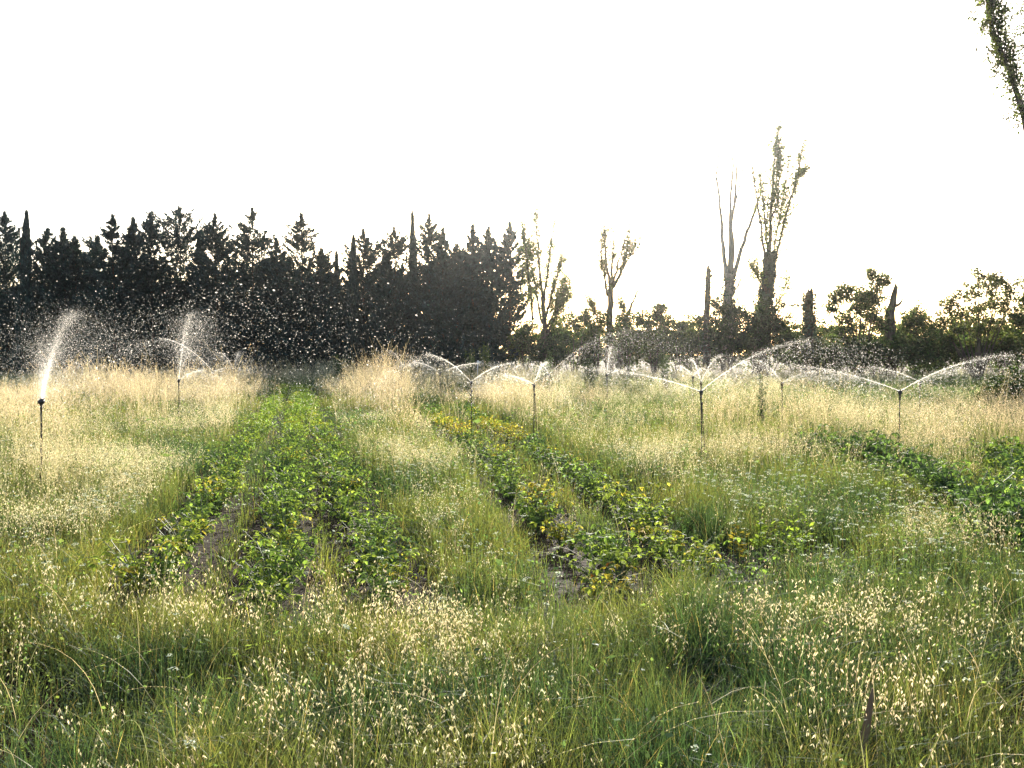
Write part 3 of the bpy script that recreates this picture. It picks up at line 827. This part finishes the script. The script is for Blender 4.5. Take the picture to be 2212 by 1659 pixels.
# ------------------------------------------------------------------ the meadow: what grows where (world map from control points)
# x (px of 1024), Y m : oat height, oat density, goldness, blade height, blade density, yellowness, broadleaf, umbels
CP = [
 (20, 60, .9, .5, .3, .5, 1.0, .2, .6, 0), (20, 42, 1.0, .7, .4, .5, 1.0, .2, .5, 0), (30, 26, 1.15, 1.3, 1.0, .5, .6, .7, .2, 0), (60, 19, 1.05, 1.1, .8, .5, .7, .6, .3, 0),
 (110, 38, 1.85, 1.4, .95, .6, .6, .7, .2, 0), (150, 28, 1.5, 1.4, .95, .6, .6, .7, .2, 0), (120, 18, .9, .9, .5, .5, .7, .5, .3, .1), (160, 14, .75, 1.0, .4, .45, .8, .4, .8, .1),
 (190, 45, .6, .3, .3, .5, 1.1, .1, .7, 0), (195, 24, .6, .6, .4, .45, 1., .2, .7, 0), (230, 34, 1.65, 1.5, .95, .6, .6, .7, .1, 0), (250, 52, 1.5, 1.1, .8, .6, .7, .5, .2, 0),
 (225, 22, 1.0, .9, .7, .5, .8, .4, .5, 0), (205, 16, .5, .15, .3, .4, 1.1, .15, 1.0, .1), (285, 48, .35, .02, .2, .25, .8, .1, .6, 0), (290, 28, .35, .02, .2, .2, .5, .1, .6, 0), (290, 70, .6, .1, .3, .4, 1, .1, .6, 0),
 (325, 60, 1.6, .9, .5, .6, .8, .4, .3, 0), (335, 38, 1.5, 1.1, .7, .6, .7, .5, .3, 0), (372, 32, 1.75, 1.7, 1.0, .6, .5, .8, .1, 0), (395, 25, 1.5, 1.7, 1.0, .6, .5, .8, .1, 0), (345, 24, .6, .25, .3, .4, 1.1, .1, .8, 0),
 (425, 36, .9, .5, .4, .5, 1.0, .2, .7, 0), (430, 60, 1.2, .7, .4, .6, .9, .2, .6, 0), (480, 38, 1.3, 1.4, .8, .5, .6, .6, .2, 0), (540, 30, 1.1, 1.4, .75, .5, .6, .6, .2, 0), (480, 27, .9, 1.2, .7, .5, .7, .5, .4, 0),
 (520, 24, .85, 1.0, .6, .5, .7, .5, .4, 0), (600, 38, 1.1, .6, .25, .6, .9, .3, .5, 0), (615, 26, .9, .55, .3, .5, 1.0, .2, .6, 0), (560, 20, .8, .9, .55, .45, .8, .4, .5, .1), (650, 28, 1.0, .7, .35, .6, .8, .4, .4, 0),
 (620, 17, .95, 1.5, .6, .5, .6, .5, .3, .1), (700, 17, 1.0, 1.5, .6, .5, .6, .5, .3, 0), (700, 12.5, .85, 1.3, .5, .45, .7, .4, .4, .2), (770, 23, 1.45, 1.3, .95, .6, .6, .7, .2, 0), (650, 50, 1.1, .8, .5, .6, .9, .3, .5, 0),
 (820, 27, 1.0, .4, .3, .8, 1.4, .15, .4, 0), (880, 34, .8, .35, .3, .6, 1.0, .2, .7, 0), (980, 34, .8, .35, .3, .6, 1.0, .2, .7, 0), (860, 20, .9, .8, .6, .5, .8, .5, .4, 0), (930, 17, .9, 1.3, .75, .5, .7, .6, .3, 0),
 (1010, 15, 1.45, 1.4, .95, .5, .7, .7, .2, 0), (800, 14.5, .85, 1.1, .6, .5, .7, .5, .4, .1), (900, 13.5, .75, .9, .6, .5, .9, .6, .5, .1), (1000, 12, .7, .7, .5, .5, 1.0, .6, .6, .1), (700, 70, 1.0, .7, .5, .6, .9, .3, .6, 0), (950, 60, 1.0, .6, .3, .6, 1.0, .2, .7, 0),
 (30, 13, .95, 1.3, .6, .5, .8, .5, .4, .1), (90, 11, .85, 1.5, .5, .45, .8, .4, .4, .2), (30, 9, .75, 1.1, .5, .45, .9, .5, .5, .1), (110, 8.6, .7, 1.0, .45, .4, .8, .4, .5, .9), (180, 8.2, .6, .5, .4, .3, .5, .4, .6, 1.4), (150, 7.2, .6, .8, .4, .4, .8, .5, .5, 1.5),
 (250, 7.2, .6, .9, .5, .35, .8, .5, .4, .8), (40, 7, .55, .5, .4, .4, 1.0, .45, .7, .3), (60, 5.6, .6, .35, .45, .4, 1.1, .4, .5, .2), (200, 5.6, .6, .6, .6, .4, 1.1, .5, .3, .2), (100, 4.3, .5, .2, .5, .32, 1.2, .45, .3, 0), (280, 4.4, .65, .4, .6, .4, 1.2, .5, .2, 0),
 (330, 6.8, .7, 1.0, .6, .4, .9, .5, .3, .3), (420, 15, .75, .9, .5, .45, .9, .4, .5, .2), (395, 18, .8, .8, .6, .45, .9, .4, .5, .1), (420, 10.5, .6, .7, .4, .4, 1.0, .35, .7, .4), (470, 8.4, .55, .3, .4, .4, 1.2, .2, .6, .3), (520, 8.0, .5, .15, .3, .35, 1.4, .05, .3, .1), (480, 6.3, .65, .7, .4, .42, 1.2, .25, .2, .1),
 (400, 5.6, .7, 1.0, .6, .4, 1.0, .4, .2, .1), (480, 4.6, .7, 1.2, .35, .42, 1.2, .3, .1, 0), (420, 3.8, .6, .8, .4, .4, 1.1, .35, .1, 0), (600, 5.6, .6, .4, .4, .42, 1.3, .25, .2, 0), (620, 4.3, .65, .9, .35, .42, 1.2, .3, .1, 0),
 (570, 7.2, .5, .2, .3, .38, 1.3, .1, .3, .1), (680, 6.8, .6, .8, .5, .42, 1.1, .4, .3, .1), (640, 10.8, .55, .3, .3, .4, 1.0, .2, .8, 1.3), (600, 13, .6, .5, .4, .4, 1.0, .3, .7, .6), (720, 10, .6, .4, .4, .4, .9, .4, .7, 1.5), (790, 9.5, .6, .3, .4, .4, 1.0, .3, .9, .8),
 (850, 8.2, .55, .3, .4, .4, 1.1, .25, .7, 1.3), (950, 8.2, .6, .5, .5, .42, 1.1, .35, .6, 1.2), (800, 6.6, .6, .5, .4, .45, 1.2, .35, .4, .3), (900, 6.2, .65, .6, .5, .42, 1.2, .4, .4, .3), (1000, 6.6, .65, .5, .5, .42, 1.2, .4, .5, .5), (690, 5.0, .5, .1, .6, .30, .22, .4, .2, 0), (615, 4.9, .5, .1, .6, .30, .3, .4, .2, 0), (690, 5.9, .75, .5, .5, .55, 1.4, .3, .3, 0), (35, 5.0, .5, .1, .5, .3, .3, .5, .3, 0), (1010, 4.7, .5, .1, .5, .3, .3, .5, .2, 0),
 (780, 5.0, .7, 1.0, .7, .42, 1.1, .45, .1, 0), (850, 4.3, .7, 1.3, .6, .4, 1.0, .45, .1, 0), (760, 4.0, .6, .8, .4, .4, 1.2, .4, .1, 0), (960, 5.0, .65, .5, .5, .4, 1.1, .5, .2, .1), (980, 4.1, .65, .9, .6, .38, 1.0, .5, .1, 0),
]
CP += [(782, 19.5, 1.45, 1.7, .8, .6, .7, .5, .3, 0), (785, 17.5, 1.3, 1.5, .7, .6, .7, .5, .3, 0)]
CPa = np.array(CP, float)
cu, cv = (CPa[:, 0] - 512) / FPX * 9.0, np.log(CPa[:, 1]) * 3.2
def field(X, Y):
    u, v = X / Y * 9.0, np.log(Y) * 3.2
    u = u + (vnoise(X * .9 + 7, Y * .9 + 3) - .5) * 1.1; v = v + (vnoise(X * .9 + 37, Y * .9 + 53) - .5) * .7
    out = np.empty((len(X), 8))
    for i in range(0, len(X), 40000):
        d2 = (u[i:i + 40000, None] - cu) ** 2 + (v[i:i + 40000, None] - cv) ** 2 + .02
        wt = d2 ** -2.0
        out[i:i + 40000] = (wt @ CPa[:, 2:]) / wt.sum(1, keepdims=True)
    return out

def scatter(n, y0, y1, r, clump=0.0, per=6):
    """points in the view wedge (with margin), uniform per area"""
    k = max(int(n / per), 1) if clump else n
    a = y0 + (y1 - y0) * np.linspace(0, 1, 512); wd = 2 * (a * .68 + 1.6)
    cdf = np.cumsum(wd); cdf /= cdf[-1]
    Y = np.interp(r.random(k), cdf, a)
    X = (r.random(k) * 2 - 1) * (Y * .68 + 1.6)
    if clump:
        X = rep(X, per) + r.normal(size=k * per) * clump; Y = rep(Y, per) + r.normal(size=k * per) * clump
    return X, np.clip(Y, 2.3, None)

def blades(X, Y, h, wd, lean, col, r, seg=3, droop=.35):
    n_ = len(X); az = r.random(n_) * 2 * pi
    d = np.stack([np.cos(az), np.sin(az), 0 * az], 1); faz = az + pi / 2 + r.normal(size=n_) * .7
    sdv = np.stack([np.cos(faz), np.sin(faz), 0 * az], 1)
    V = np.empty((n_, 2 * (seg + 1), 3), np.float32)
    B = np.stack([X, Y, 0 * X], 1)
    for k in range(seg + 1):
        t = k / seg
        c = B + d * (lean * h * (t ** 1.8))[:, None]
        c[:, 2] += h * (t - droop * lean * t ** 3)
        ww = wd * (1 - t ** 2.2 * .93) * .5
        V[:, 2 * k] = c + sdv * ww[:, None]; V[:, 2 * k + 1] = c - sdv * ww[:, None]
    idx = np.arange(seg)[:, None] * 2 + np.array([0, 1, 3, 2])[None]
    F = (np.arange(n_)[:, None, None] * (2 * (seg + 1)) + idx[None]).reshape(-1, 4)
    c = np.repeat(col, 2 * (seg + 1), axis=0)
    return V.reshape(-1, 3), F, c

class Acc:
    def __init__(s): s.V, s.F, s.C, s.n = [], [], [], 0
    def add(s, V, F, C):
        s.V.append(V.astype(np.float32)); s.F.append((F + s.n).astype(np.int32)); s.C.append(C.astype(np.float32)); s.n += len(V)
    def obj(s, name, mat, label, cat):
        me = mesh_data(name, np.vstack(s.V), [np.vstack(s.F)], mat, np.vstack(s.C))
        print(name, len(me.polygons))
        return tag(obj(name, me), label, cat, kind='stuff')

def cmix(a, b, t): return np.asarray(a)[None] * (1 - t[:, None]) + np.asarray(b)[None] * t[:, None]

rg = np.random.default_rng(42)
GR = Acc(); OATS = Acc(); OATH = Acc(); WEED = Acc(); UMB = Acc(); UST = Acc()
def area(y0, y1): return (y1 - y0) * 2 * ((y0 + y1) / 2 * .68 + 1.6)
#        y0   y1  rho  seg width   oat rho spikelets size   weed rho  leaf   
BANDS = [(2.6, 7, 3000, 4, .0050, 62, 15, .0215, 1900, .020),
         (7, 12, 1700, 3, .0066, 70, 16, .0205, 1400, .023),
         (12, 20, 750, 2, .010, 55, 17, .0235, 800, .033),
         (20, 35, 300, 2, .015, 36, 17, .034, 300, .052),
         (35, 72, 80, 2, .028, 14, 15, .052, 70, .095)]
for (y0, y1, rho, seg, bw, orho, nsp, ssz, wrho, wsz) in BANDS:
    a = area(y0, y1)
    # green blades
    X, Y = scatter(int(a * rho), y0, y1, rg, .07 + y0 * .004, 7)
    f = field(X, Y); rd = row_dist(X, Y)
    soil = np.clip((rd - .33) / .4, .07 if y0 < 12 else .35, 1)
    nz = vnoise(X * 2.1, Y * 2.1) * .7 + vnoise(X * .6 + 9, Y * .6) * .6
    keep = rg.random(len(X)) < f[:, 4] * soil * np.clip(1.9 * nz - .25, .08, 1.6) * .8
    X, Y, f, nz, rd = X[keep], Y[keep], f[keep], nz[keep], rd[keep]
    h = .82 * f[:, 3] * np.clip(np.exp(rg.normal(size=len(X)) * .3), .3, 1.5) * (.65 + .5 * nz) * np.clip(.35 + rd, .4, 1)
    yel = np.clip(f[:, 5] * 1.0 + (vnoise(X * 1.3 + 40, Y * 1.3) - .5) * 1.2 + (vnoise(X * .45 + 140, Y * .45 + 9) - .45) * .7 + rg.normal(size=len(X)) * .16, 0, 1)
    col = cmix((.050, .088, .042), (.150, .160, .052), np.clip(yel * 1.3, 0, 1))
    dry = rg.random(len(X)) < (.04 + .20 * f[:, 5]); col[dry] = np.array([.28, .21, .10]) * np.exp(rg.normal(size=(dry.sum(), 1)) * .25)
    col *= np.exp(rg.normal(size=(len(X), 1)) * .25)
    lean = np.minimum(np.abs(rg.normal(size=len(X)) * .5) + .12, 1.0)
    GR.add(*blades(X, Y, h, bw * np.where(dry, .55, 1) * np.exp(rg.normal(size=len(X)) * .25), lean, col, rg, seg))
    # oats: stem + spikelets
    X, Y = scatter(int(a * orho * 1.5), y0, y1, rg, .16 + y0 * .008, 5)
    f = field(X, Y); rd = row_dist(X, Y)
    soil = np.clip((rd - .45) / .5, .02, 1)
    nz = vnoise(X * 1.2 + 3, Y * 1.2 + 8)
    keep = rg.random(len(X)) < f[:, 1] / 1.5 * soil * np.clip(2.4 * nz - .5, .04, 1.5) * np.clip(2.6 * vnoise(X * .33 + 51, Y * .33 + 17) - .4, .32, 1.4) * .85
    X, Y, f = X[keep], Y[keep], f[keep]; n_ = len(X)
    h = f[:, 0] * np.exp(rg.normal(size=n_) * .17) * (.52 + .9 * vnoise(X * .42, Y * .42 + 70))
    gold = np.clip(f[:, 2] + rg.normal(size=n_) * .15, 0, 1)
    az = rg.random(n_) * 2 * pi; d = np.stack([np.cos(az), np.sin(az), 0 * az], 1); lean = np.abs(rg.normal(size=n_) * .26) + .08
    scol = cmix((.17, .20, .08), (.38, .31, .18), gold) * np.exp(rg.normal(size=(n_, 1)) * .2)
    B = np.stack([X, Y, 0 * X], 1)
    def stem(t): 
        c = B + d * (lean * h * t ** 2)[:, None]
        c[:, 2] += h * (t - .25 * lean * t ** 3); return c
    sg = 3
    sw = max(.0018, y0 * .00036)
    V = np.empty((n_, 2 * (sg + 1), 3), np.float32); fz = rg.random(n_) * pi
    sdv = np.stack([np.cos(fz), .4 * np.sin(fz), 0 * fz], 1)
    for k in range(sg + 1):
        c = stem(np.full(n_, k / sg)); V[:, 2 * k] = c + sdv * sw * .5; V[:, 2 * k + 1] = c - sdv * sw * .5
    idx = np.arange(sg)[:, None] * 2 + np.array([0, 1, 3, 2])[None]
    OATS.add(V.reshape(-1, 3), (np.arange(n_)[:, None, None] * (2 * (sg + 1)) + idx[None]).reshape(-1, 4), np.repeat(scol, 2 * (sg + 1), axis=0))
    hcol = cmix((.50, .52, .33), (.73, .565, .36), gold)
    twin = 2 if y0 < 12 else 1
    gold = gold * .8
    for q in range(nsp):
        t = 1.02 - .42 * ((q + rg.random(n_)) / nsp)
        c = stem(np.minimum(t, 1.0))
        a2 = rg.random(n_) * 2 * pi; rad = (.02 + .11 * np.sin(np.clip((1.03 - t) / .43, 0, 1) * pi * .75)) * rg.uniform(.3, 1.2, n_) * (h / .9)
        o2 = np.stack([np.cos(a2), np.sin(a2), 0 * a2], 1)
        c = c + o2 * rad[:, None] + d * (.05 * rg.random(n_))[:, None]; c[:, 2] -= rg.uniform(0, .05, n_)
        for tw in range(twin):
            D = np.stack([rg.normal(size=n_) * .45, rg.normal(size=n_) * .45, -1 + .0 * t], 1)
            L = ssz * np.exp(rg.normal(size=n_) * .22) * (1.0 if tw == 0 else .9)
            nrm = rg.normal(size=(n_, 3))
            V, F = cards(c + unit(D) * L[:, None] * .5, D, nrm, L, L * .25, .4)
            OATH.add(V, F, rep(hcol * np.exp(rg.normal(size=(n_, 1)) * .18), 4))
    # broadleaf weeds
    X, Y = scatter(int(a * wrho * 1.6), y0, y1, rg, .10 + y0 * .004, 12)
    f = field(X, Y); rd = row_dist(X, Y)
    nz = vnoise(X * 1.6 + 23, Y * 1.6 + 31)
    keep = rg.random(len(X)) < f[:, 6] * np.clip((rd - .25) / .5, .16 if y0 < 12 else .45, 1) * (.15 + 1.5 * nz ** 1.5)
    X, Y, f, rd = X[keep], Y[keep], f[keep], rd[keep]; n_ = len(X)
    z = f[:, 3] * rg.random(n_) ** .7 * 1.25 * np.clip(.3 + rd, .3, 1)
    C = np.stack([X, Y, z + .01], 1)
    D = np.stack([rg.normal(size=n_), rg.normal(size=n_), rg.normal(size=n_) * .5 + .15], 1)
    L = wsz * np.exp(rg.normal(size=n_) * .4)
    V, F = cards(C, D, np.array([0, 0, 1.0]) + rg.normal(size=(n_, 3)) * .5, L, L * rg.uniform(.25, .6, n_), .5)
    col = cmix((.07, .125, .055), (.17, .20, .065), np.clip(f[:, 5] + rg.normal(size=n_) * .2, 0, 1)) * np.exp(rg.normal(size=(n_, 1)) * .3)
    WEED.add(V, F, rep(col, 4))
    # umbels
    if y1 <= 20:
        X, Y = scatter(int(a * 40), y0, y1, rg, .22, 6)
        f = field(X, Y); rd = row_dist(X, Y)
        keep = rg.random(len(X)) < f[:, 7] * .8 * np.clip((rd - .3) / .5, 0, 1)
        X, Y, f = X[keep], Y[keep], f[keep]; n_ = len(X)
        h = (f[:, 3] + .12) * np.exp(rg.normal(size=n_) * .22) + .05
        UST.add(*blades(X, Y, h, np.full(n_, .004 if y0 < 10 else .006), np.full(n_, .02), np.tile((.09, .13, .045), (n_, 1)), rg, 2, 0))
        ru = rg.uniform(.018, .042, n_)
        for q in range(16):
            a2 = rg.random(n_) * 6.28; rr = ru * np.sqrt(rg.random(n_))
            C = np.stack([X + np.cos(a2) * rr, Y + np.sin(a2) * rr, h + .012 - rr * rr * 6 + rg.normal(size=n_) * .003], 1)
            V, F = cards(C, rg.normal(size=(n_, 3)) * np.array([1, 1, .4]), np.array([0, 0, 1.0]) + rg.normal(size=(n_, 3)) * .35, np.full(n_, .012), np.full(n_, .011), .5)
            UMB.add(V, F, rep(np.array([[.62, .66, .50]]) * np.exp(rg.normal(size=(n_, 1)) * .15), 4))
# long arching rye stalks with small seeds along them
na = 420
X, Y = scatter(na, 3.2, 9.5, rg)
keep = row_dist(X, Y) > .5; X, Y = X[keep], Y[keep]; na = len(X)
h = rg.uniform(.55, 1.0, na); lean = rg.uniform(.35, 1.0, na); az = rg.random(na) * 2 * pi
d = np.stack([np.cos(az), np.sin(az), 0 * az], 1); B = np.stack([X, Y, 0 * X], 1)
colr = cmix((.20, .24, .09), (.45, .36, .20), rg.random(na))
SG = 8; pts = []
for k in range(SG + 1):
    t = k / SG; c = B + d * (lean * h * t ** 2)[:, None]; c[:, 2] += h * (t - .42 * lean * t ** 3.2); pts.append(c)
P = np.stack(pts, 1); sv = np.cross(d, [0, 0, 1.0]) * .5 + d * .2
V = np.stack([P + sv[:, None] * .0030, P - sv[:, None] * .0030], 2).reshape(na, -1, 3)
idx = np.arange(SG)[:, None] * 2 + np.array([0, 1, 3, 2])[None]
OATS.add(V.reshape(-1, 3), (np.arange(na)[:, None, None] * (2 * (SG + 1)) + idx[None]).reshape(-1, 4), np.repeat(colr, 2 * (SG + 1), axis=0))
for q in range(14):
    t = 1 - .38 * q / 14; i = min(int(t * SG), SG - 1); c = P[:, i] + (P[:, i + 1] - P[:, i]) * (t * SG - i)
    D = (P[:, i + 1] - P[:, i]) + rg.normal(size=(na, 3)) * .03
    V, F = cards(c, D, rg.normal(size=(na, 3)), np.full(na, .013), np.full(na, .005)); OATH.add(V, F, rep(colr * 1.5, 4))
GR.obj('green_grass', M_grass, 'green and yellow-green grass blades covering the field', 'grass')
OATS.obj('oat_stems', M_straw, 'thin pale stems of the wild oats standing all over the field', 'oat stems')
OATH.obj('oat_heads', M_straw, 'drooping golden and whitish wild oat heads across the field', 'oat heads')
WEED.obj('leafy_weeds', M_grass, 'small-leaved green weeds mixed into the grass', 'weeds')
UST.obj('umbel_stems', M_grass, 'green stems under the white umbel flowers', 'flower stems')
UMB.obj('umbel_flowers', M_flower, 'flat white umbel flower heads above the grass', 'flowers')

# ------------------------------------------------------------------ single weeds
def tall_weed(x, ybase, Y, H, label, seed, col=(.10, .15, .03), nst=3, leaf=.07, lobed=True, spread=.14, group=None, cat='weed'):
    r = np.random.default_rng(seed)
    p = at(x, 400, Y); root = empty('tall_weed', (p[0], Y, 0), label, cat, group)
    sb = MB(); C, D, L = [], [], []
    for k in range(nst):
        a = r.random() * 6.28; top = np.array([cos(a) * spread * r.random(), sin(a) * spread * r.random(), H * r.uniform(.75, 1)])
        P = poly_smooth([(cos(a) * .03, sin(a) * .03, 0), top * np.array([.6, .6, .55]), top], 10)
        sb.tube(P, np.linspace(.009, .003, 10) * max(1, Y / 20), 5, False)
        for q in range(int(H * 34)):
            t = r.uniform(.12, 1); i = min(int(t * 9), 8); b = P[i] + (P[i + 1] - P[i]) * (t * 9 - i)
            az = r.random() * 6.28; ln = leaf * (1.25 - .75 * t) * r.uniform(.7, 1.3)
            d = np.array([cos(az), sin(az), r.uniform(.1, .9)]); d /= np.linalg.norm(d)
            C.append(b + d * ln * .5); D.append(d); L.append(ln)
            if lobed:
                for s in (-1, 1):
                    d2 = d + s * np.cross(d, [0, 0, 1]) * .9; C.append(b + d * ln * .55 + d2 / np.linalg.norm(d2) * ln * .2); D.append(d2); L.append(ln * .5)
    C, D, L = np.array(C), np.array(D), np.array(L)
    V, F = cards(C, D, np.array([0, 0, 1.0]) + r.normal(size=(len(C), 3)) * .4, L, L * .42, .55)
    c = np.array(col) * np.exp(r.normal(size=(len(C), 1)) * .22)
    obj('stems', sb.mesh('stems', M_stem), root)
    obj('leaves', mesh_data('leaves', V, [F], M_crop, rep(c, 4)), root)

for i, (x, Y, H, lab) in enumerate([
  (762, 8.9, .56, 'leftmost lobed wild lettuce at the end of the right crop bed'),
  (783, 8.75, .48, 'short lobed wild lettuce between two taller ones'),
  (801, 8.8, .60, 'tallest lobed wild lettuce right of the right crop bed'),
  (742, 8.7, .40, 'yellow-tipped weed low at the end of the right crop bed')]):
    tall_weed(x, 0, Y, H, lab, 800 + i, col=(.22, .29, .05) if i < 3 else (.25, .2, .04), nst=4, leaf=.10)
for i, (x, Y, H, lab, sp, nst) in enumerate([
  (471, 48, 2.7, 'grey-green leafy stalks left of the white board', .7, 9),
  (486, 46, 3.1, 'tallest grey-green stalk beside the white board', .5, 8),
  (550, 44, 2.7, 'single leafy stalk rising right of the white board', .15, 2),
  (542, 40, 2.1, 'bright leafy clump right of the white board', .5, 7),
  (398, 46, 2.2, 'leafy stalk behind the farthest middle sprinkler', .5, 6),
  (667, 40, 2.5, 'dense upright weed in front of the right bushes', .5, 8),
  (590, 42, 2.1, 'leafy weed clump behind the upright plume', .6, 7),
  (762, 24, 1.75, 'slender green weed behind the large two-rod sprinkler', .3, 5),
  (342, 50, 2.3, 'pale grassy stalks standing at the end of the crop rows', .6, 6)]):
    tall_weed(x, 0, Y, H, lab, 820 + i, col=(.075, .105, .05), nst=nst, leaf=.16 * Y / 45 + .06, lobed=False, spread=sp)
# foreground dock leaf, seed stalks
tall_weed(806, 0, 4.75, .22, 'single broad yellow-green leaf in the foreground grass', 850, col=(.20, .23, .035), nst=1, leaf=.17, lobed=False, cat='leaf')
tall_weed(33, 0, 6.55, .42, 'bright broad-leaved weed in the grass at the left edge', 851, col=(.16, .24, .03), nst=2, leaf=.09, lobed=False)

# ------------------------------------------------------------------ wooden stake and white board
p = at_h(866, 728, 0.35); root = empty('wooden_stake', (p[0] - .05, p[1], 0), 'brown weathered wooden stake stuck in the foreground grass', 'stake')
st = MB(); q = np.array([.09, .02, .54])
P = poly_smooth([(0, 0, -.05), q * .55, q * .86, q], 8)
st.tube(P, [.024, .024, .023, .023, .022, .020, .016, .007], 6)
obj('shaft', st.mesh('shaft', M_wood, False), root)
Yb = 46.0; p = at(480.3, 362.8, Yb)
root = empty('white_board', (p[0], Yb, 0), 'small white board on thin legs in front of the dark conifers', 'board')
b = MB(); b.box((0, 0, p[2]), (.38, .04, .17)); b.box((-.13, 0, p[2] + .11), (.10, .035, .05)); b.box((.13, 0, p[2] + .11), (.12, .035, .05))
obj('panel', b.mesh('panel', M_white, False), root)
for sx in (-.14, .16):
    l_ = MB(); l_.tube([(sx * 1.5, .25, 0), (sx, .05, p[2] + .05)], .014, 6); obj('leg', l_.mesh('leg', M_white), root)

# ------------------------------------------------------------------ thin volume added to imitate lens glare by scattering the sun forward
GLARE_HAZE = 0.00020
if GLARE_HAZE:
    hz = MB(); hz.box((0, 40, 13.0), (260, 160, 28.0))
    mh = bpy.data.materials.new('glare_haze'); mh.use_nodes = True
    n = mh.node_tree; n.nodes.clear(); o_ = n.nodes.new('ShaderNodeOutputMaterial')
    pv = n.nodes.new('ShaderNodeVolumePrincipled'); pv.inputs['Color'].default_value = (.90, .95, 1.0, 1)
    pv.inputs['Density'].default_value = GLARE_HAZE; pv.inputs['Anisotropy'].default_value = .95
    n.links.new(pv.outputs[0], o_.inputs['Volume'])
    tag(obj('glare_haze', hz.mesh('glare_haze', mh, False)), 'thin volume added over the field to give the glare around the sun', 'glare_haze', kind='stuff')
